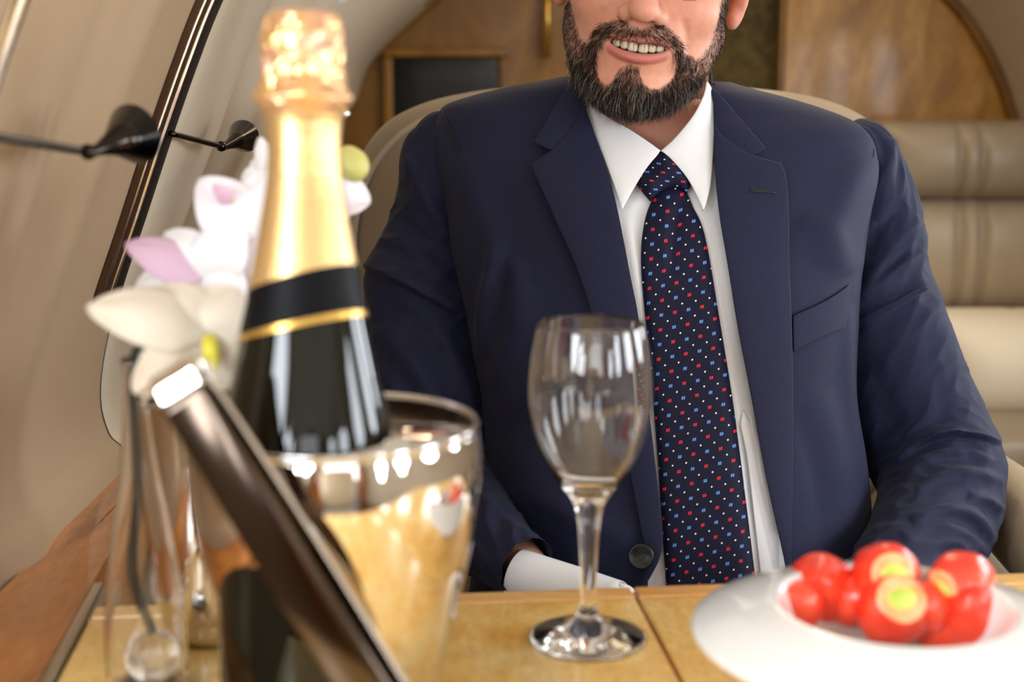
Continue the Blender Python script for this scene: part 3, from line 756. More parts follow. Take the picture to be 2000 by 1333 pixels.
OR = tag(empty('orchid_spray', vc+np.array([0, 0, .01])), 'white and lilac orchid spray standing in the slim glass vase', 'orchid')
vb = vc+np.array([.004, .0, .035])
sp_ = [vb, vc+np.array([-.006, 0, .07]), vc+np.array([-.001, 0, .12]), vc+np.array([0, 0, .19]), P(300, 670, .80), P(365, 560, .84), P(470, 430, .88), P(560, 345, .90), P(640, 300, .90), P(684, 296, .90)]
V, F = tube(cr(sp_, 8), np.linspace(.0032, .0012, 8*9+1), 8); mk('stem', V, F, 'stem', OR)
def petal(base, tip, wpx, Y0, Y1, m, parent, name='petal', curl=.25, sharp=2.2, twist=0, roll=0):
    a = P(*base, Y0); b = P(*tip, Y1); d = b-a; L = np.linalg.norm(d); d /= L
    mid = (a+b)/2; view = mid-np.array([0, 0, CAMZ]); Z = np.linalg.norm(view); view /= Z
    wd = np.cross(d, view); wd /= np.linalg.norm(wd); nn = np.cross(wd, d)
    if np.dot(nn, view) > 0: nn = -nn
    if roll: wd, nn = wd*math.cos(roll)+nn*math.sin(roll), nn*math.cos(roll)-wd*math.sin(roll)
    W = wpx/FPX*Z/2; nu, nv_ = 15, 22; V = []
    for j in range(nv_):
        v = j/(nv_-1); w_ = W*(math.sin(PI*(.06+.94*v)**.8)**.62 if v < 1 else 0)*(1 if v > .2 else .5+2.5*v)
        w_ = max(w_, W*.03)
        for i in range(nu):
            u = i/(nu-1)*2-1
            z = -curl*W*(u*u)*(.4+.6*v)+curl*L*.45*math.sin(PI*v)+.06*W*math.sin(5*v+2*u)+.05*W*math.cos(7*u*v)
            V.append(a+d*(v*L)+wd*(u*w_)+nn*z)
    o = mk(name, V, gridF(nu, nv_), m, parent); s = o.modifiers.new('t', 'SOLIDIFY'); s.thickness = .0007; s.offset = 0
    return o
def flower(c, Y, petals, lip=None, r=9, m='petal'):
    p = P(*c, Y+.004); V, F = lathe([(1e-6, -.0025), (.0022, -.001), (.0026, .001), (1e-6, .0025)], 12, False)
    f = mk('flower', V+p, F, 'lip', OR)
    for tip, wpx, dY, mm, roll in petals: petal(c, tip, wpx, Y, Y+dY, mm, f, roll=roll)
    if lip:
        for t_ in lip: petal(c, t_, 22, Y-.004, Y-.014, 'lip', f, 'flower_lip', curl=.6)
    return f
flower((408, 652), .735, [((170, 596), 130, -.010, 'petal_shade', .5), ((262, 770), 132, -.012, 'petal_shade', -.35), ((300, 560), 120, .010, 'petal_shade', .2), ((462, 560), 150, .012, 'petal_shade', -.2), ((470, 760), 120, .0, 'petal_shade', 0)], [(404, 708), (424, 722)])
flower((395, 545), .82, [((246, 474), 88, -.008, 'petal_pink', .5), ((322, 452), 120, .008, 'petal', -.2), ((262, 560), 90, .004, 'petal', .2), ((470, 440), 110, .006, 'petal', 0), ((478, 590), 120, 0, 'petal', 0)])
flower((490, 470), .835, [((392, 348), 128, -.006, 'petal', .25), ((392, 455), 130, .006, 'petal', -.3), ((520, 330), 110, .01, 'petal', 0), ((445, 570), 130, -.004, 'petal', .2), ((560, 540), 110, .006, 'petal', 0)])
flower((452, 395), .825, [((418, 362), 34, -.008, 'petal_pink', 0)])
flower((520, 335), .88, [((476, 382), 62, 0, 'petal', 0), ((508, 268), 34, 0, 'petal', 0), ((490, 316), 40, 0, 'petal', 0)])
flower((648, 372), .90, [((722, 396), 82, 0, 'petal', .2), ((668, 440), 70, .004, 'petal', 0), ((700, 350), 60, .004, 'petal', 0)])
t = np.linspace(0, PI, 16); c = P(687, 320, .90); R = frame(P(705, 346, .90)-P(668, 296, .90)+np.array([0, -.01, 0]))
V, F = lathe([(max(1e-6, .0098*math.sin(a)**.9), -.0125*math.cos(a)) for a in t], 24, False); V[:, 0] *= 1+.08*np.cos(3*V[:, 1]*300)
mk('flower_bud', V @ R.T+c, F, 'bud', OR)
root = tag(empty('orchid_stake', P(640, 330, .93)), 'thin metal stake with a small bright ball tip beside the bottle neck', 'stake')
a, b = P(668, 230, .93), P(560, 470, .93); V, F = tube([a, (a+b)/2, b, b+np.array([-.02, -.02, -.24])], .0011, 8); mk('rod', V, F, 'chrome', root)
V, F = lathe([(max(1e-6, .0037*math.sin(x)), -.0037*math.cos(x)) for x in t], 20, False); mk('ball_tip', V+P(672, 222, .93), F, 'chrome', root)
# ------------------------------------------------------------------ the man
MAN = tag(empty('person', (.133, 1.40, 0)), 'bearded smiling man in a navy suit and dotted tie seated behind the table', 'person')
CAMP = np.array([0, 0, CAMZ])
# torso: horizontal sections (z, centre x, half width, centre y, front depth, back depth, exponent)
JR = [(1.098, .131, .060, 1.405, .060, .060, 2.0), (1.088, .131, .064, 1.405, .064, .062, 2.0), (1.081, .131, .080, 1.405, .066, .066, 2.0), (1.075, .130, .105, 1.405, .068, .070, 2.0),
      (1.068, .130, .137, 1.405, .070, .075, 2.1), (1.059, .131, .170, 1.405, .073, .080, 2.2), (1.049, .132, .197, 1.404, .077, .085, 2.3), (1.037, .136, .209, 1.402, .084, .09, 2.4),
      (1.020, .138, .215, 1.400, .094, .095, 2.4), (.995, .139, .214, 1.397, .110, .10, 2.5), (.960, .139, .206, 1.393, .130, .105, 2.5), (.920, .138, .200, 1.388, .147, .11, 2.5), (.880, .140, .193, 1.381, .156, .115, 2.5),
      (.830, .144, .185, 1.370, .163, .12, 2.5), (.780, .148, .180, 1.357, .172, .12, 2.4), (.730, .151, .179, 1.345, .182, .12, 2.4), (.680, .154, .183, 1.337, .192, .12, 2.4), (.620, .156, .192, 1.330, .198, .125, 2.4), (.560, .156, .200, 1.330, .20, .13, 2.4)]
def torso(R, d, nv=170, nu=260, i0=0, a1=None):
    A = np.array(R)[i0:]; c = cr(A, 12); 
    # even spacing along the profile
    s = np.r_[0, np.cumsum(np.hypot(np.diff(c[:, 0]), np.diff(c[:, 2])))]; q = np.linspace(0, s[-1], nv)
    c = np.stack([np.interp(q, s, c[:, k]) for k in range(7)], 1)
    th = np.linspace(0, 2*PI, nu, endpoint=False); V = []
    for z, cx, a, yc, bf, bb, n in c:
        C, S = np.cos(th), np.sin(th); r = (np.abs(C)**n+np.abs(S)**n)**(-1/n)
        x = (a+d)*r*C; y = -np.where(S > 0, bf+d, bb+d)*r*S
        V.append(np.stack([cx+x, yc+y, z+d*.6-.035*x], 1))
    return np.concatenate(V), gridF(nu, nv, True)
VJ, FJ = torso(JR, 0); VJ = np.asarray(VJ)
SR = [(1.135, .133, .056, 1.398, .058, .058, 2), (1.115, .133, .057, 1.400, .060, .058, 2)]+[(z-.004, cx, a-.008, yc, bf-.006, bb-.008, n) for z, cx, a, yc, bf, bb, n in JR]
VS, FS = torso(SR, 0)
bJ = BVHTree.FromPolygons(VJ.tolist(), FJ); bS = BVHTree.FromPolygons(VS.tolist(), FS)
def C(*p, n=5): return cr(p, n)
L_in = C((1131, 152), (1150, 215), (1172, 290), (1190, 344), (1208, 418), (1232, 542), (1247, 620), (1262, 750), (1280, 905), (1291, 1000), (1295, 1052))
L_bot = C((1295, 1052), (1289, 1090), (1268, 1132), (1240, 1170))
R_in = C((1393, 172), (1394, 250), (1396, 330), (1405, 420), (1420, 510), (1441, 640), (1470, 790), (1500, 950), (1530, 1085), (1545, 1170))
vee = np.vstack([L_in, L_bot[1:], R_in[::-1]])
cen = np.array([(1320, 640)])
pxJ = proj(VJ); NJ = vnormals(VJ, FJ)
dV, _, _ = seg_dist(pxJ, vee, True); inV = inside(pxJ, vee)
# shoulder slope, chest folds
TF = [([(978, 470), (962, 540), (950, 620), (946, 700)], 14, .0065, 0), ([(1002, 500), (1012, 560), (1000, 640)], 18, .003, 0), ([(1040, 560), (1020, 620), (985, 700), (960, 760)], 26, .0035, 0),
      ([(960, 800), (1050, 760), (1120, 700)], 30, .0025, 0), ([(1160, 1060), (1060, 960), (1000, 850)], 40, .003, 0), ([(1230, 1060), (1120, 1000), (1000, 960)], 26, .0025, 0),
      ([(1660, 600), (1655, 760), (1675, 900), (1700, 1040)], 12, .004, 0), ([(1600, 760), (1640, 900), (1665, 1060)], 26, .003, 0), ([(1560, 430), (1620, 470), (1655, 540)], 30, .003, 0),
      ([(1690, 300), (1640, 420), (1600, 520)], 34, .003, 0), ([(900, 300), (940, 420), (975, 520)], 30, .003, 0), ([(1560, 800), (1600, 950), (1610, 1080)], 18, -.002, 0)]
jn = np.array([-abs(mnoise.noise(Vector((v[0]*9+3*v[2], v[1]*7, v[2]*6-4*v[0]))))+.2 for v in VJ]); VJ2 = folds(VJ+NJ*(.004*jn*np.clip((1.0-VJ[:, 2])/.08, 0, 1))[:, None], NJ, [(a_, b_, c_*1.3, d_) for a_, b_, c_, d_ in TF])
FJa = np.array(FJ); keep = []
front = NJ @ np.array([0, -1, 0]) > -.2
rm = ((inV | (dV < 12)) & front & ~(pxJ[:, 1] > 1150) & ~((pxJ[:, 0] < 1266) & (pxJ[:, 1] > 1080)) & ~((pxJ[:, 0] > 1391) & (pxJ[:, 1] < 215)))
keep = ~rm[FJa].any(1)
cutrow = np.array([v < 260*8 for v in FJa[:, 0]])   # open neck
JK = mk('jacket', VJ2, [tuple(f) for f, k, c in zip(FJa, keep, cutrow) if k and not c], 'suit', MAN)
def dp(name, poly, bvh, off, m, parent, step=7, pil=0, pw=10, thick=.0009, ff=None, uvf=None, depth=None, post=None):
    V, F, A = drape(poly, bvh, off, step, pil, pw, depth)
    if ff: V = folds(V, vnormals(V, np.array([f[:3] for f in F])), ff)
    if post: V = post(V, A)
    o = mk(name, V, F, m, parent, uv=None if uvf is None else np.array([uvf(x, y) for x, y in A]))
    if thick: s = o.modifiers.new('t', 'SOLIDIFY'); s.thickness = thick; s.offset = -1
    return o
# lapels and collar of the jacket
lapL_out = C((1036, 322), (1063, 381), (1096, 455), (1125, 521), (1154, 608), (1186, 720), (1216, 850), (1238, 965), (1254, 1045), (1262, 1090), (1252, 1140))
polyL = np.vstack([[(1078, 293)], [(1036, 322)], lapL_out[1:], [(1240, 1170)], L_bot[::-1][1:], L_in[::-1][1:-14], C((1155, 232), (1120, 262), (1080, 292))[1:-1]])
gorgeL = C((1078, 293), (1100, 268), (1122, 240), (1142, 205))
polyL = np.vstack([lapL_out, L_bot[::-1], L_in[::-1][1:-11], gorgeL[::-1]])
dp('lapel', polyL, bJ, lambda x, y: .0065+.006*max(0, min(1, (900-y)/500)), 'lapel', JK, 7, .0015, 14)
polyLc = np.vstack([C((1134, 146), (1112, 165), (1092, 195), (1070, 232), (1042, 278)), [(1078, 294)], C((1078, 293), (1102, 268), (1126, 236), (1146, 208))[1:], [(1140, 185), (1131, 152)]])
dp('collar', polyLc, bJ, .0115, 'lapel', JK, 6, .0015, 12)
lapR_out = C((1470, 303), (1498, 311), (1526, 319))
lapR_edge = C((1526, 319), (1535, 345), (1541, 420), (1542, 520), (1547, 650), (1549, 800), (1548, 950), (1546, 1085), (1546, 1170))
gorgeR = C((1394, 243), (1410, 262), (1436, 284), (1470, 303))
polyR = np.vstack([gorgeR[:-1], lapR_out[:-1], lapR_edge, R_in[::-1][:-6]])
dp('lapel', polyR, bJ, lambda x, y: .0065+.006*max(0, min(1, (900-y)/500)), 'lapel', JK, 7, .0015, 14)
polyRc = np.vstack([C((1386, 166), (1398, 176), (1420, 200), (1448, 234), (1476, 266), (1496, 289)), [(1470, 304)], gorgeR[::-1][1:], [(1393, 200)]])
dp('collar', polyRc, bJ, .0115, 'lapel', JK, 6, .0015, 12)
# collar stand round the back of the neck
t = np.linspace(-.25, PI+.25, 40); V = []
for dz, dr_ in ((-.006, .010), (.006, .005), (.018, .001), (.021, .003), (.008, .012), (-.008, .020)):
    for a in t: V.append((.131+(.064+dr_)*math.cos(a), 1.405+(.062+dr_)*math.sin(a), 1.066+dz*max(0, math.sin(a))**.5-.004-.035*.064*math.cos(a)))
mk('back_collar', V, gridF(40, 6), 'lapel', JK)
# breast pocket, buttonhole, button, seams
dp('pocket_welt', np.vstack([C((1549, 617), (1600, 594), (1634, 575), (1661, 555)), [(1653, 641)], C((1653, 641), (1605, 660), (1550, 688))[1:]]), bJ, .0042, 'suit', JK, 7, .0006, 5, ff=None)
dp('buttonhole', [(1466, 368), (1516, 373), (1516, 378), (1466, 374)], bJ, .0150, 'black', JK, 4, 0, thick=.0005)
def seam(pts, name, par, off=.0012, r=.0006, bvh=None, m='black'):
    Vv = []
    for x, y in cr(pts, 6):
        o = Vector(CAMP); d = (Vector(P(x, y, 1))-o).normalized(); h, n, _, _ = (bvh or bJ).ray_cast(o, d)
        if h is not None: Vv.append(np.array(h-d*off))
    V, F = tube(Vv, r, 6); return mk(name, V, F, m, par)
seam([(1046, 855), (1018, 915), (998, 970), (985, 1035)], 'dart_seam', JK, .003, .0005)
o = Vector(CAMP); d = (Vector(P(1252, 1088, 1))-o).normalized(); h, n, _, _ = bJ.ray_cast(o, d)
bc_ = np.array(h-d*.0125); R = frame(-np.array(d)*.5+np.array(n)*.5 if n.dot(d) < 0 else -np.array(d))
V, F = lathe([(0, -.002), (.0098, -.002), (.0108, -.0008), (.0108, .0008), (.0100, .0018), (.0085, .0014), (.0070, .0006), (0, .0005)], 48, False)
bt = mk('button', V @ R.T+bc_, F, 'button', JK)
for i in range(4):
    a = PI/4+i*PI/2+.5; V, F = lathe([(.0009, .0003), (.0009, .0009), (.0004, .0009), (1e-6, .0003)], 10, False)
    mk('thread_hole', (V+np.array([.0022*math.cos(a), .0022*math.sin(a), .0002])) @ R.T+bc_, F, 'black', bt)

# sleeves
def sweep(name, path, m, parent, nu=190, dens=32, ff=None, squash=1.0, wr=None):
    """path rows: px, py, Y, half width in px"""
    p = cr(path, dens); ctr = np.array([P(a, b, c) for a, b, c, _ in p])
    Zd = ctr[:, 1]*cp-(ctr[:, 2]-CAMZ)*sp; r = p[:, 3]/FPX*Zd
    tn = np.gradient(ctr, axis=0); tn /= np.linalg.norm(tn, axis=1)[:, None]
    for _ in range(12): tn[1:-1] = (tn[:-2]+2*tn[1:-1]+tn[2:])/4
    tn /= np.linalg.norm(tn, axis=1)[:, None]; V = []
    th = np.linspace(0, 2*PI, nu, endpoint=False)
    for c, t_, rr in zip(ctr, tn, r):
        vw = (c-CAMP)/np.linalg.norm(c-CAMP); s = np.cross(t_, vw); s /= np.linalg.norm(s); q = np.cross(s, t_)
        V.append(c+rr*(np.outer(np.cos(th), s)+squash*np.outer(np.sin(th), q)))
    V = np.concatenate(V); F = gridF(nu, len(p), True)
    N = vnormals(V, F)
    if wr:
        sa = np.repeat(np.r_[0, np.cumsum(np.linalg.norm(np.diff(ctr, axis=0), axis=1))], nu); tt = np.tile(th, len(p))
        q = np.array([mnoise.noise(Vector((1.3*math.cos(t_), 1.3*math.sin(t_), s_*24+1.1*math.sin(t_+1)))) for s_, t_ in zip(sa, tt)])
        q2 = np.array([mnoise.noise(Vector((2.6*math.cos(t_)+9, 2.6*math.sin(t_), s_*46+1.5*math.cos(t_)))) for s_, t_ in zip(sa, tt)])
        V = V+(V-np.repeat(ctr, nu, 0))/np.repeat(r, nu)[:, None]*((-np.abs(q)+.18)*wr+(-np.abs(q2)+.15)*wr*.45)[:, None]; N = vnormals(V, F)
    c0 = np.repeat(ctr, nu, 0)
    if np.einsum('ij,ij->i', N, V-c0).mean() < 0: F = [f[::-1] for f in F]; N = -N
    if ff: V = folds(V, N, ff)
    return V, F
LP = [(905, 262, 1.415, 20), (888, 266, 1.412, 52), (874, 282, 1.408, 70), (866, 330, 1.405, 84), (862, 400, 1.40, 91), (846, 480, 1.395, 102), (829, 545, 1.385, 116), (827, 610, 1.375, 115), (834, 690, 1.36, 112), (843, 770, 1.345, 112), (846, 850, 1.325, 112), (852, 920, 1.30, 112), (880, 980, 1.26, 104), (926, 1030, 1.21, 90), (970, 1068, 1.165, 76), (1010, 1098, 1.135, 66), (1032, 1112, 1.12, 62)]
LFd = [([(708, 520), (745, 532), (800, 560), (865, 600), (938, 640)], 22, .0075, -1), ([(760, 528), (830, 560), (900, 610)], 10, .003, 0), ([(800, 250), (800, 320), (840, 400), (880, 470)], 16, .0042, 0), ([(772, 400), (800, 450), (860, 500), (915, 560)], 20, -.0035, 0),
       ([(740, 480), (790, 500), (850, 540)], 16, -.004, 0), ([(880, 300), (900, 380), (915, 470)], 14, .003, 0), ([(730, 640), (790, 690), (850, 780), (890, 850)], 22, .005, 0), ([(860, 650), (900, 730), (930, 800)], 16, .004, 0), ([(760, 600), (820, 640), (880, 720)], 18, -.003, 0),
       ([(720, 700), (770, 760), (800, 840)], 18, .004, 0), ([(900, 900), (930, 960), (980, 1010)], 14, .003, 0)]
V, F = sweep('sleeve', LP, 'suit', JK, ff=LFd, wr=.0045); slL = mk('sleeve', V, F, 'suit', JK)
RP = [(1655, 268, 1.425, 18), (1668, 272, 1.422, 48), (1680, 292, 1.42, 66), (1690, 335, 1.418, 77), (1708, 430, 1.412, 92), (1716, 520, 1.405, 98), (1724, 600, 1.395, 113), (1742, 680, 1.38, 123), (1766, 760, 1.365, 126), (1800, 840, 1.345, 128), (1830, 905, 1.32, 128), (1838, 960, 1.29, 122), (1824, 1020, 1.25, 116), (1790, 1075, 1.20, 106), (1742, 1130, 1.15, 92), (1690, 1180, 1.11, 78), (1650, 1215, 1.085, 70)]
RFd = [([(1818, 556), (1770, 585), (1715, 615), (1655, 648)], 20, .0075, 1), ([(1800, 430), (1745, 480), (1690, 570), (1665, 620)], 14, .0045, 0), ([(1806, 490), (1750, 530), (1690, 590)], 12, .004, 0), ([(1770, 400), (1720, 440), (1690, 500)], 16, -.003, 0),
       ([(1745, 270), (1735, 340), (1715, 430)], 14, .0025, 0), ([(1955, 868), (1890, 852), (1820, 862), (1750, 905)], 16, .008, 1), ([(1945, 905), (1880, 885), (1810, 900), (1760, 935)], 9, .004, 0), ([(1965, 945), (1900, 925), (1840, 935), (1790, 960)], 11, .004, 0),
       ([(1945, 1060), (1900, 1010), (1840, 1000), (1780, 1020)], 11, .005, 0), ([(1930, 1090), (1890, 1050), (1830, 1030), (1760, 1050)], 12, .0035, 0), ([(1960, 1000), (1930, 980), (1890, 970)], 10, .004, 0), ([(1700, 680), (1720, 780), (1760, 860)], 30, -.002, 0)]
V, F = sweep('sleeve', RP, 'suit', JK, ff=RFd, wr=.0050); slR = mk('sleeve', V, F, 'suit', JK)
seam([(862, 214), (884, 262), (904, 330), (924, 420), (934, 470)], 'armhole_seam', JK, .0015, .0006)
seam([(1709, 240), (1707, 300), (1702, 350)], 'armhole_seam', JK, .0015, .0006)

# trousers, shoes (below the table)
def tube_part(name, pts, r, m, par, n=24):
    V, F = tube(cr(pts, 6), np.interp(np.linspace(0, 1, 6*(len(pts)-1)+1), np.linspace(0, 1, len(r)), r), n); return V, F
for s in (-1, 1):
    V, F = tube_part('trouser_leg', [(.155+s*.09, 1.36, .55), (.155+s*.11, 1.15, .56), (.155+s*.13, .92, .55), (.155+s*.13, .90, .35), (.155+s*.13, .95, .09)], [.10, .085, .07, .06, .055], 'trouser', MAN); mk('trouser_leg', V, F, 'trouser', MAN)
    V, F = rbox(.10, .29, .09, .04, 6); mk('shoe', xf(V, (.155+s*.13, .90, .047)), F, 'shoe', MAN)

# shirt
SHF = [([(1225, 430), (1240, 520), (1255, 640)], 9, .003, 0), ([(1246, 400), (1250, 470), (1256, 560)], 6, -.0025, 0), ([(1400, 430), (1425, 560), (1440, 700)], 10, .002, 0), ([(1462, 800), (1480, 900), (1512, 1080)], 9, .004, 0), ([(1455, 850), (1478, 990), (1500, 1090)], 8, -.003, 0)]
FSa = np.array(FS); pxS = proj(VS); NS = vnormals(VS, FS)
VS2 = folds(VS, NS, SHF)
SH = mk('shirt', VS2, [tuple(f) for f in FSa if VS[f[0]][2] < 1.008 or (VS[f[0]][1] > 1.41 and VS[f[0]][2] < 1.075)], 'shirt', MAN)
dp('placket', np.vstack([C((1452, 800), (1468, 830), (1480, 845)), C((1490, 880), (1512, 980), (1532, 1080), (1544, 1150)), [(1490, 1160)], C((1474, 1020), (1460, 900), (1446, 830))]), bS, .003, 'shirt', SH, 7, .001, 6)
colL = np.vstack([C((1128, 150), (1136, 190), (1152, 240), (1176, 300), (1200, 365), (1214, 408)), C((1216, 408), (1236, 372), (1262, 330), (1290, 296))[:-1], C((1290, 294), (1262, 274), (1225, 250), (1192, 232), (1160, 205), (1140, 165))[:-1]])
colR = np.vstack([C((1291, 294), (1312, 312), (1340, 345), (1360, 380), (1374, 412)), C((1376, 410), (1388, 360), (1394, 280), (1396, 210), (1391, 176), (1383, 160))[1:], C((1380, 160), (1374, 186), (1356, 222), (1330, 256), (1306, 282))[:-1]])
VN, FN = torso([(1.165, .134, .054, 1.395, .056, .058, 2)]+[(1.13, .134, .062, 1.398, .064, .060, 2), (1.10, .134, .068, 1.40, .070, .064, 2), (1.075, .134, .076, 1.40, .076, .070, 2), (1.045, .134, .09, 1.40, .084, .08, 2.1), (1.015, .134, .13, 1.40, .098, .09, 2.2), (.985, .135, .19, 1.395, .112, .1, 2.3), (.95, .136, .20, 1.39, .13, .1, 2.4), (.9, .136, .2, 1.387, .147, .1, 2.4)], 0, 90, 140)
bN = BVHTree.FromPolygons(VN.tolist(), FN)
dp('collar_leaf', colL, bN, .010, 'shirt', SH, 6, .0016, 8, .0022); dp('collar_leaf', colR, bN, .010, 'shirt', SH, 6, .0016, 8, .0022)
# collar band behind the leaves
t = np.linspace(-.1, PI+.1, 40); V = []
for dz, rr in ((-.03, .062), (.004, .059), (.012, .057), (.010, .0555), (-.03, .056)):
    for a in t: V.append((.134+rr*math.cos(a), 1.399+rr*math.sin(a), 1.082+dz-.035*rr*math.cos(a)))
mk('collar_band', V, gridF(40, 5), 'shirt', SH)
# cuffs
V, F = sweep('cuff', [(1012, 1122, 1.128, 50), (1060, 1140, 1.115, 52), (1120, 1160, 1.10, 53), (1180, 1181, 1.085, 54), (1202, 1189, 1.078, 54), (1203, 1189, 1.078, 50), (1180, 1181, 1.085, 49)], 'shirt', SH, dens=8); mk('cuff', V, F, 'shirt', SH)
V, F = sweep('cuff', [(1690, 1178, 1.11, 62), (1650, 1212, 1.085, 62), (1620, 1236, 1.07, 60), (1612, 1242, 1.065, 60), (1612, 1242, 1.065, 56), (1625, 1232, 1.072, 55)], 'shirt', SH, dens=8); mk('cuff', V, F, 'shirt', SH)

# tie
def tie_mat():
    m = bpy.data.materials.new('navy_dotted_silk'); m.use_nodes = True; nt = m.node_tree; b = nt.nodes['Principled BSDF']; L = nt.links; N = nt.nodes.new
    uv = N('ShaderNodeUVMap'); sx = N('ShaderNodeSeparateXYZ'); L.new(uv.outputs[0], sx.inputs[0])
    def ma(op, a, b_=None, c=None):
        n = N('ShaderNodeMath'); n.operation = op
        for i, v in enumerate((a, b_, c)):
            if v is None: continue
            if isinstance(v, (int, float)): n.inputs[i].default_value = v
            else: L.new(v, n.inputs[i])
        return n.outputs[0]
    u, v = sx.outputs[0], sx.outputs[1]
    def cell(a): return ma('SUBTRACT', ma('FRACT', ma('ADD', a, .5)), .5)      # distance from the nearest integer
    wu, wv = cell(u), cell(v); rr = ma('SQRT', ma('ADD', ma('MULTIPLY', wu, wu), ma('MULTIPLY', wv, wv)))
    dot = ma('LESS_THAN', rr, .062)
    cu, cv = ma('SUBTRACT', ma('FRACT', u), .5), ma('SUBTRACT', ma('FRACT', v), .5)
    au, av = ma('ABSOLUTE', cu), ma('ABSOLUTE', cv)
    sq = ma('MULTIPLY', ma('MULTIPLY', ma('LESS_THAN', au, .125), ma('LESS_THAN', av, .105)), ma('GREATER_THAN', ma('ABSOLUTE', ma('ADD', cu, ma('MULTIPLY', cv, .12))), .014))
    par = ma('FLOORED_MODULO', ma('ADD', ma('FLOOR', u), ma('FLOOR', v)), 2)
    def mixc(f, A, B):
        n = N('ShaderNodeMix'); n.data_type = 'RGBA'
        for i, q in ((0, f), (6, A), (7, B)):
            if isinstance(q, tuple): n.inputs[i].default_value = (*lin(q), 1)
            else: L.new(q, n.inputs[i])
        return n.outputs[2]
    colr = mixc(par, (216, 40, 50), (96, 146, 222))
    r1 = mixc(sq, (12, 15, 44), colr); r2 = mixc(dot, r1, (240, 238, 240)); L.new(r2, b.inputs['Base Color'])
    b.inputs['Roughness'].default_value = .55; b.inputs['Specular IOR Level'].default_value = .2; b.inputs['Sheen Weight'].default_value = .0
    # twill: herringbone ribs
    w1 = ma('MULTIPLY', ma('SINE', ma('MULTIPLY', v, 62)), .5)
    bn = N('ShaderNodeBump'); bn.inputs['Strength'].default_value = .35; bn.inputs['Distance'].default_value = .0006; L.new(w1, bn.inputs['Height']); L.new(bn.outputs[0], b.inputs['Normal'])
    return m
M['tie'] = tie_mat()
def lat(o, e1, e2):
    Mi = np.linalg.inv(np.array([e1, e2]).T); return lambda x, y: Mi @ np.array([x-o[0], y-o[1]])
uvB = lat((1288.7, 886.7), (26.6, -5.4), (-1.7, 28.8)); uvK = lat((1275.3, 327.8), (30.8, 1.0), (8.3, 17.2))
TIE = empty('tie', (.14, 1.28, .735)); TIE.parent = MAN; TIE.location = (.14-.133, 1.28-1.40, .735)
bl = np.vstack([[(1290, 362)], C((1276, 384), (1262, 420), (1253, 470), (1252, 525), (1258, 600), (1269, 700), (1277, 800), (1285, 900), (1291, 1000), (1298, 1100), (1302, 1170)), C((1479, 1170), (1473, 1110), (1462, 1020), (1447, 900), (1431, 780), (1415, 680), (1400, 590), (1385, 500), (1371, 440), (1354, 405), (1341, 374)), [(1330, 356)]])
dimple = [([(1330, 385), (1322, 430), (1316, 480), (1312, 540)], 9, -.0022, 0), ([(1300, 392), (1296, 450), (1294, 520)], 10, .0016, 0)]
dp('blade', bl, bS, .0045, 'tie', TIE, 7, .0055, 9, .002, dimple, uvB)
kn = np.vstack([[(1286, 294)], [(1303, 293)], C((1303, 293), (1325, 314), (1342, 336), (1353, 353))[1:], C((1353, 353), (1348, 366), (1342, 378))[1:], C((1342, 378), (1322, 368), (1300, 372), (1282, 383), (1270, 394))[1:], C((1270, 394), (1256, 378), (1241, 358))[1:], C((1241, 358), (1250, 338), (1268, 314), (1286, 294))[1:-1]])
dp('knot', kn, bN, .0035, 'tie', TIE, 5, .013, 16, .002, None, uvK)

# ------------------------------------------------------------------ head, neck, hands: one continuous body mesh
YAW, ROLL, NOD = math.radians(6), math.radians(8.0), math.radians(2)
def Rm(ax, a): return np.array(Matrix.Rotation(a, 3, ax))
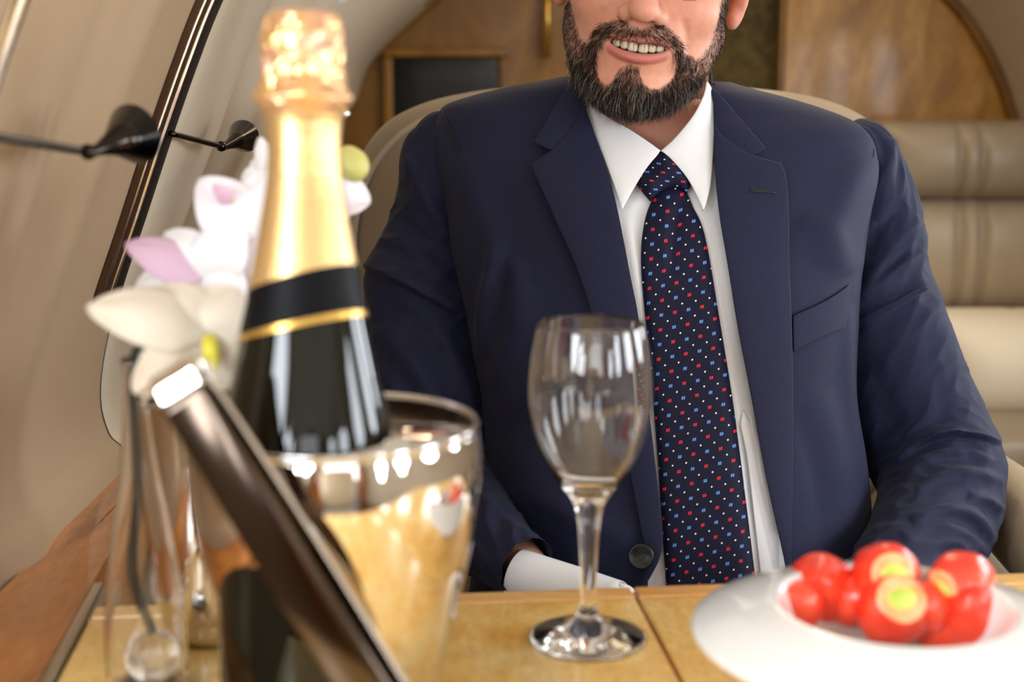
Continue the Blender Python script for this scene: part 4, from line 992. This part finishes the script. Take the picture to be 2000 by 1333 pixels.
# local head axes: x right in the picture, y forward (towards the camera), z up
B0 = np.array([[1, 0, 0], [0, -1, 0], [0, 0, 1.]]).T
RH = Rm('Z', -YAW) @ Rm('Y', ROLL) @ Rm('X', NOD) @ B0
mouth_w = P(1246, 93, 1.262); HO = mouth_w-RH @ np.array([0, .098, -.0785])
def zc(x): return -.0792+4.6*x*x
def hop(x): return .0047*np.sqrt(np.clip(1-(x/.0272)**2, 0, 1))
def lipf(x): return .0985-11*x*x
xs_ = np.linspace(-.027, .027, 13)
ulip = [(x, lipf(x)-.0002, zc(x)+hop(x)+.0026-.0008*math.exp(-(x/.004)**2)) for x in xs_]
llip = [(x, lipf(x)-.0016, zc(x)-hop(x)-.0036+.001*(x/.027)**2) for x in xs_]
def head_sdf(p):
    x = p[..., 0]; q = p.copy(); q[..., 0] = np.abs(x)     # mirrored copy for paired features
    d = sd_ell(p, (0, -.018, .040), (.078, .100, .092))
    d = smin(d, sd_ell(p, (0, .022, -.030), (.070, .070, .086)), .03)
    d = smin(d, sd_ell(p, (0, .030, -.084), (.058, .050, .042)), .03)
    d = smin(d, sd_cap(q, (.062, -.004, -.060), (.026, .068, -.114), .0125, .0135), .022)
    d = smin(d, sd_ell(p, (0, .078, -.118), (.025, .019, .0180)), .016)
    d = smin(d, sd_ell(p, (0, .076, -.076), (.036, .0215, .027)), .014)
    d = smin(d, sd_ell(q, (.040, .062, -.040), (.024, .022, .022)), .016)        # cheeks
    d = smin(d, sd_ell(q, (.035, .070, .022), (.032, .020, .012)), .014)         # brow
    d = smin(d, sd_cap(p, (0, .088, .006), (0, .110, -.040), .0085, .0100), .014)
    d = smin(d, sd_ell(p, (0, .1135, -.0465), (.0125, .0120, .0108)), .008)
    d = smin(d, sd_ell(q, (.0145, .1000, -.0505), (.0078, .0110, .0082)), .006)
    d = smax(d, -sd_ell(q, (.0080, .1045, -.0590), (.0042, .0062, .0042)), .003)
    d = smax(d, -sd_ell(q, (.033, .098, .002), (.017, .012, .011)), .010)        # eye sockets
    # neck
    d = smin(d, sd_cap(p, (0, -.028, -.05), (.004, -.044, -.24), .057, .058), .022)
    d = smin(d, sd_cap(q, (.045, -.03, -.07), (.016, -.008, -.20), .014, .012), .012)
    # mouth
    h = .0052; xx = np.clip(np.abs(x)/.0272, 0, 1.6)
    e = (np.sqrt(xx**2+((p[..., 2]-zc(x))/h)**2)-1)*h
    d = smax(d, -np.maximum(e, .0765-p[..., 1]), .002)
    for c, r0 in ((ulip, .0024), (llip, .0038)):
        l = None
        for i in range(len(c)-1):
            ra = r0*(1-.72*abs(c[i][0]/.027)**1.6)+.0004; rb = r0*(1-.72*abs(c[i+1][0]/.027)**1.6)+.0004
            s = sd_cap(p, c[i], c[i+1], ra, rb); l = s if l is None else np.minimum(l, s)
        d = smin(d, l, .0035)
    # smile creases
    d = d+.0030*np.exp(-((sd_cap(q, (.020, .098, -.052), (.041, .082, -.082), .0))/.0032)**2)
    d = d+.0022*np.exp(-((sd_cap(q, (.036, .085, -.052), (.048, .070, -.085), .0))/.003)**2)
    # ears
    Re = np.array(Matrix.Rotation(-.35, 3, 'Z'))
    ear = sd_ell(q, (.0835, -.012, -.012), (.0080, .019, .032), Re)
    ear = smax(ear, -sd_ell(q, (.092, -.008, -.006), (.008, .010, .018), Re), .004)
    ear = smin(ear, sd_ell(q, (.0815, -.006, -.041), (.0065, .009, .011)), .006)
    d = smin(d, ear, .005)
    return d
HV, HF = nets(head_sdf, (-.097, -.128, -.205), (.097, .135, .145), .0017)
HV = smooth_mesh(HV, HF, 2, .5)
HN = vnormals(HV, HF)
# sign check of the faces
if np.einsum('ij,ij->i', HN, HV-np.array([0, 0, 0])).mean() < 0: HF = HF[:, ::-1]; HN = -HN
HW = HV @ RH.T+HO; HNW = HN @ RH.T
if np.linalg.det(RH) < 0: HF = HF[:, ::-1]
pxH = proj(HW); facing = np.einsum('ij,ij->i', HNW, CAMP-HW) > 0
# beard density in face space (front) and under the jaw
def sm(x, a, b): t = np.clip((x-a)/(b-a), 0, 1); return t*t*(3-2*t)
bz = np.vstack([C((1100, -30), (1116, 0), (1126, 40), (1138, 74), (1150, 76)), C((1160, 58), (1172, 46), (1200, 36), (1222, 38), (1250, 52)), C((1250, 54), (1285, 42), (1304, 50), (1326, 72), (1342, 102)), C((1362, 112), (1384, 84), (1398, 45), (1406, 0), (1412, -30)), [(1470, -30), (1480, 200), (1420, 330), (1260, 330), (1080, 260), (1060, 60)]])
hole1 = C((1170, 84), (1186, 92), (1205, 108), (1222, 122), (1206, 130), (1196, 152), (1184, 166), (1172, 150), (1167, 115), closed=True) if False else cr([(1172, 90), (1186, 98), (1205, 112), (1224, 124), (1206, 134), (1196, 156), (1183, 164), (1171, 148), (1167, 115)], 5, True)
hole2 = cr([(1256, 128), (1282, 118), (1304, 108), (1318, 112), (1318, 138), (1304, 160), (1280, 172), (1262, 164), (1252, 146)], 5, True)
mouthp = cr([(1180, 80), (1202, 78), (1245, 84), (1288, 90), (1314, 100), (1304, 112), (1270, 127), (1235, 124), (1204, 110), (1186, 94)], 5, True)
def beard_mask(px, loc, fac):
    db, _, _ = seg_dist(px, bz, True); ib = inside(px, bz); a = np.where(ib, sm(db, 0, 7), 0.)
    for hl in (hole1, hole2, mouthp):
        dh, _, _ = seg_dist(px, hl, True); ih = inside(px, hl); a = a*np.where(ih, 0, sm(dh, 0, 5))
    # cheeks are thin, chin and moustache thick
    side = sm(np.abs(px[:, 0]-1250), 85, 140)*(px[:, 1] < 190)
    a = a*(1-.30*side)
    g = ((loc[:, 2] < -.098) & (loc[:, 2] > -.136) & (loc[:, 1] > .0))*1.0
    g = g*sm(loc[:, 1], .0, .03)
    a = np.where(fac, a*sm(-loc[:, 2], -.04, -.02)*((loc[:, 1] > .005) | (loc[:, 2] > -.10)), g*.8)
    a = a*(loc[:, 2] > -.146)*sm(loc[:, 1]*1.0-(-.095-loc[:, 2])*1.2, -.0, .02)
    neck_ = (loc[:, 2] < -.112) & (loc[:, 1] < .042); a = np.where(neck_, 0, a)
    nose = ((np.abs(loc[:, 0]) < .024) & (loc[:, 2] > -.057) & (loc[:, 1] > .090)) | (np.abs(loc[:, 0]) > .0745)
    return np.where(nose, 0, a)
BM = beard_mask(pxH, HV, facing)
skin = np.array(lin((212, 152, 128))); skinr = np.array(lin((202, 130, 112))); lipc = np.array(lin((190, 116, 106))); stub = np.array(lin((112, 82, 70)))
Cc = np.tile(skin, (len(HV), 1))
rn = np.array([mnoise.noise(Vector(tuple(v*60))) for v in HV])
rn2 = np.array([mnoise.noise(Vector(tuple(v*220))) for v in HV]); Cc = Cc*(1+.10*rn[:, None]*np.array([.4, 1, 1.1])+.10*rn2[:, None]*np.array([.6, 1, 1]))
red = np.clip(.35*np.exp(-(((np.abs(HV[:, 0])-.042)/.02)**2+((HV[:, 2]+.04)/.02)**2))+.4*np.exp(-((HV[:, 0]/.016)**2+((HV[:, 2]+.042)/.012)**2))*(HV[:, 1] > .09)+.5*(np.abs(HV[:, 0]) > .076), 0, .7)
Cc = Cc*(1-red[:, None])+skinr*red[:, None]
Cc = Cc*(1-.62*BM[:, None])+stub*.62*BM[:, None]
def polyd(p, c):
    best = np.full(len(p), 1e9)
    for a, b in zip(c[:-1], c[1:]): best = np.minimum(best, sd_cap(p, a, b, 0.))
    return best
near = (HV[:, 1] > .07) & (np.abs(HV[:, 0]) < .035) & (HV[:, 2] < -.06) & (HV[:, 2] > -.1)
lm = np.zeros(len(HV)); lm[near] = np.maximum(1-sm(polyd(HV[near], ulip), .0026, .0042), 1-sm(polyd(HV[near], llip), .0050, .0068))
taper = 1-sm(np.abs(HV[:, 0]), .024, .030); lm *= taper
Cc = Cc*(1-lm[:, None])+lipc*lm[:, None]
e_ = np.sqrt((HV[:, 0]/.0272)**2+((HV[:, 2]-zc(HV[:, 0]))/.0052)**2)
cav = (e_ < 1.05) & (HV[:, 1] < lipf(HV[:, 0])-.0065) & (HV[:, 1] > .06)
Cc[cav] = lin((60, 18, 18))
# rest of the body (inside the clothes) in a coarser grid, with hands
def hand(p, wr, dirv, up, side, s):
    """palm, four fingers, thumb; wr wrist, dirv towards the fingers, side towards the thumb"""
    dirv = np.array(dirv, float)/np.linalg.norm(dirv); side = np.array(side, float); side -= dirv*np.dot(side, dirv); side /= np.linalg.norm(side); dn = np.cross(dirv, side)
    if dn[2] > 0: dn = -dn
    wr = np.array(wr); d = None
    for k, (o_, ln) in enumerate(((.030, .072), (.010, .080), (-.010, .075), (-.029, .060))):
        a = wr+dirv*.03+side*o_*.55; b = wr+dirv*.088+side*o_; c1 = b+dirv*ln*.42+dn*ln*.14; c2 = c1+dirv*ln*.24+dn*ln*.26; c3 = c2+dirv*ln*.10+dn*ln*.24
        q = sd_cap(p, a, b, .014, .0105); q = smin(q, np.minimum(np.minimum(sd_cap(p, b, c1, .009, .0085), sd_cap(p, c1, c2, .0085, .0078)), sd_cap(p, c2, c3, .0078, .0068)), .004)
        d = q if d is None else (smin(d, q, .001))
    d = smin(d, sd_cap(p, wr+dirv*.02, wr+dirv*.07, .022, .024), .02)
    a = wr+dirv*.025+side*.022; b = a+dirv*.035+side*.025+dn*.008; c = b+dirv*.028+side*.004+dn*.01
    d = smin(d, np.minimum(sd_cap(p, a, b, .013, .0105), sd_cap(p, b, c, .0105, .008)), .008)
    return d
lw0, lw1 = P(1060, 1140, 1.115), P(1190, 1185, 1.08); rw0, rw1 = P(1690, 1180, 1.11), P(1620, 1238, 1.068)
le, re = P(846, 890, 1.315), P(1822, 925, 1.31); ls, rs = P(880, 330, 1.405), P(1670, 340, 1.42); lm_, rm_ = P(832, 600, 1.38), P(1722, 600, 1.395)
def body_sdf(p):
    d = sd_cap(p, (.134, 1.40, 1.02), (.134, 1.395, 1.10), .053, .052)
    d = smin(d, sd_ell(p, (.135, 1.395, .90), (.165, .095, .16)), .03)
    d = smin(d, sd_ell(p, (.15, 1.36, .66), (.150, .11, .19)), .05)
    for a, m_, b, c in ((ls, lm_, le, lw0), (rs, rm_, re, rw0)):
        d = smin(d, sd_cap(p, a, m_, .03, .028), .01); a = m_
        d = smin(d, np.minimum(sd_cap(p, a, b, .026, .026), sd_cap(p, b, c, .026, .016)), .01)
    d = smin(d, sd_cap(p, lw0, lw1, .016, .016), .005); d = smin(d, sd_cap(p, rw0, rw1, .016, .016), .005)
    for s in (-1, 1):
        d = smin(d, sd_cap(p, (.155+s*.08, 1.34, .55), (.155+s*.13, .93, .55), .075, .052), .03)
        d = smin(d, sd_cap(p, (.155+s*.13, .93, .54), (.155+s*.13, .94, .07), .048, .034), .02)
    d = smin(d, hand(p, lw1, lw1-lw0+np.array([0, 0, -.02]), None, (0, -1, .3), 1), .01)
    d = smin(d, hand(p, rw1, rw1-rw0+np.array([0, 0, -.01]), None, (0, -1, .3), 1), .01)
    return smax(d, p[..., 2]-1.062, .004)
BV, BF = nets(body_sdf, (-.16, .86, .03), (.50, 1.53, 1.08), .0065)
BV = smooth_mesh(BV, BF, 1, .5); BN = vnormals(BV, BF)
if np.einsum('ij,ij->i', BN, BV-BV.mean(0)).mean() < 0: BF = BF[:, ::-1]
MB().add(HW, HF.tolist()).add(BV, BF.tolist()).build('body', 'skin', MAN, col=np.vstack([Cc, np.tile(skin, (len(BV), 1))]))
BMK = BM
# teeth
tw = [(.0000, 0)]; 
TE = empty('teeth', tuple(mouth_w)); TE.parent = MAN; TE.location = Vector(mouth_w)-Vector((.133, 1.40, 0))
for s in (-1, 1):
    x0 = 0.0002
    for k, wth in enumerate((.0087, .0068, .0075, .0066, .0062)):
        xc = s*(x0+wth/2); x0 += wth*.97
        V, F = rbox(wth*.965, .0055, .0115, .0024, 4); sl = math.atan(-2*14*xc)
        V[:, 0] *= 1-.10*(V[:, 2]/.00625); V = xf(V, (0, 0, 0), (0, 0, sl))
        zb = zc(xc)-hop(xc*.9)*.78+(.0004 if k == 1 else 0)
        V = V+np.array([xc, .0915-14*xc*xc, zb+.0057])
        mk('tooth', V @ RH.T+HO, [f[::-1] for f in F] if np.linalg.det(RH) < 0 else F, 'teeth', TE)
# eyes and hair (above the frame)
for s in (-1, 1):
    V, F = lathe([(max(1e-6, .0118*math.sin(a)), -.0118*math.cos(a)) for a in np.linspace(0, PI, 20)], 24, False)
    mk('eye', (V+np.array([s*.032, .078, .002])) @ RH.T+HO, F, 'porcelain', MAN)
hm = (HN[:, 2] > -2) & ((HV[:, 2] > .052+.35*np.clip(HV[:, 1], -.2, .02)+.35*(HV[:, 1] > .05)*0) | ((HV[:, 1] < -.035) & (HV[:, 2] > -.025))) & (HV[:, 1]+.55*0 < .055+.35*np.clip(HV[:, 2]-.06, 0, .1)) & (np.abs(HV[:, 0]) < .080)
hf = HF[hm[HF].all(1)]; uq, inv = np.unique(hf, return_inverse=True)
hn = np.array([mnoise.noise(Vector((v[0]*260, v[1]*40, v[2]*120))) for v in HV[uq]])
mk('hair', (HV[uq]+HN[uq]*(.009+.0022*hn[:, None])) @ RH.T+HO, inv.reshape(hf.shape).tolist(), 'hair', MAN)
# beard strands
w_ = BMK*((HV[:, 2] < .02))*(HV[:, 1] > -.02)
cand = np.flatnonzero(w_ > .03)
prob = w_[cand]/w_[cand].sum(); NSTR = 19000
pick = rng.choice(cand, NSTR, p=prob); BVs, BFs, BCs = [], [], []; base = 0
for n_, i in enumerate(pick):
    v = HV[i]; N_ = HN[i]; x, f, z = v
    mous = (z > -.074) and abs(x) < .04 and f > .07
    dn = np.array([0., 0, -1]); 
    if mous: dn = np.array([1.3*x/.03, 0., -.8])
    elif z < -.085: dn = np.array([.3*x/.05, .35, -1.])
    else: dn = np.array([.15*np.sign(x), .1, -1.])
    tz = dn-N_*np.dot(dn, N_); tz /= np.linalg.norm(tz)+1e-9; rd = rng.normal(size=3)*.32
    lift = .55 if z < -.095 else .38
    dirv = tz+N_*lift+rd; dirv /= np.linalg.norm(dirv)
    ln = (.0160 if z < -.104 else .009 if not mous else .0075)*rng.uniform(.55, 1.25)
    sd = min(1, max(0, (abs(x)-.04)/.02)); ln *= 1-.5*sd*(z > -.095)
    if mous and z > -.062: ln *= .8
    if mous and z < -.068 and abs(x) < .027: ln *= .55
    p0 = v+rng.normal(size=3)*.0008-N_*.0006; p1 = p0+dirv*ln*.5; d2 = dirv+tz*.35+rng.normal(size=3)*.12-N_*.18; d2 /= np.linalg.norm(d2); p2 = p1+d2*ln*.5
    sx = np.cross(dirv, N_); sx /= np.linalg.norm(sx)+1e-9; sy = np.cross(sx, dirv); r = rng.uniform(.00010, .00018)
    for pp, rr in ((p0, r), (p1, r*.85), (p2, r*.25)):
        for a in (0, 2.094, 4.189): BVs.append(pp+rr*(math.cos(a)*sx+math.sin(a)*sy))
    for lv in (0, 3):
        for k in range(3): BFs.append((base+lv+k, base+lv+(k+1) % 3, base+lv+3+(k+1) % 3, base+lv+3+k))
    gp = .07+.14*(z < -.105)+.14*sd
    if rng.random() < gp*(.35 if (mous or (abs(x) < .012 and z > -.105)) else 1): g = rng.uniform(.16, .45); c = (g, g*.95, g*.88)
    else: g = rng.uniform(.006, .030); c = (g*1.7, g*1.0, g*.66)
    BCs += [c]*9; base += 9
BVs = np.array(BVs) @ RH.T+HO
o = mk('beard', BVs, BFs, 'beard', MAN, col=np.array(BCs)); 
# spectacles: only their lower rims come near the top of the frame
root = tag(empty('eyeglasses', RH @ np.array([0, .11, 0])+HO), 'thin gold-rimmed eyeglasses worn by the man, lower rim at the top edge of the photo', 'glasses')
for s in (-1, 1):
    t = np.linspace(0, 2*PI, 37)[:-1]; pts = [RH @ np.array([s*.034+.0245*math.cos(a), .1085-.012*(math.cos(a)*s+0)**2*.5, -.009+.0245*math.sin(a)])+HO for a in t]
    V, F = tube(pts, .0008, 8, True); mk('rim', V, F, 'gold', root)
    V, F = tube([RH @ np.array(q)+HO for q in ((s*.0585, .104, .008), (s*.078, .085, .010), (s*.084, .02, .006), (s*.084, -.02, .0))], .0008, 8); mk('temple_arm', V, F, 'gold', root)
V, F = tube([RH @ np.array(q)+HO for q in ((-.0105, .1080, .008), (0, .1105, .0115), (.0105, .1080, .008))], .0008, 8); mk('bridge', V, F, 'gold', root)
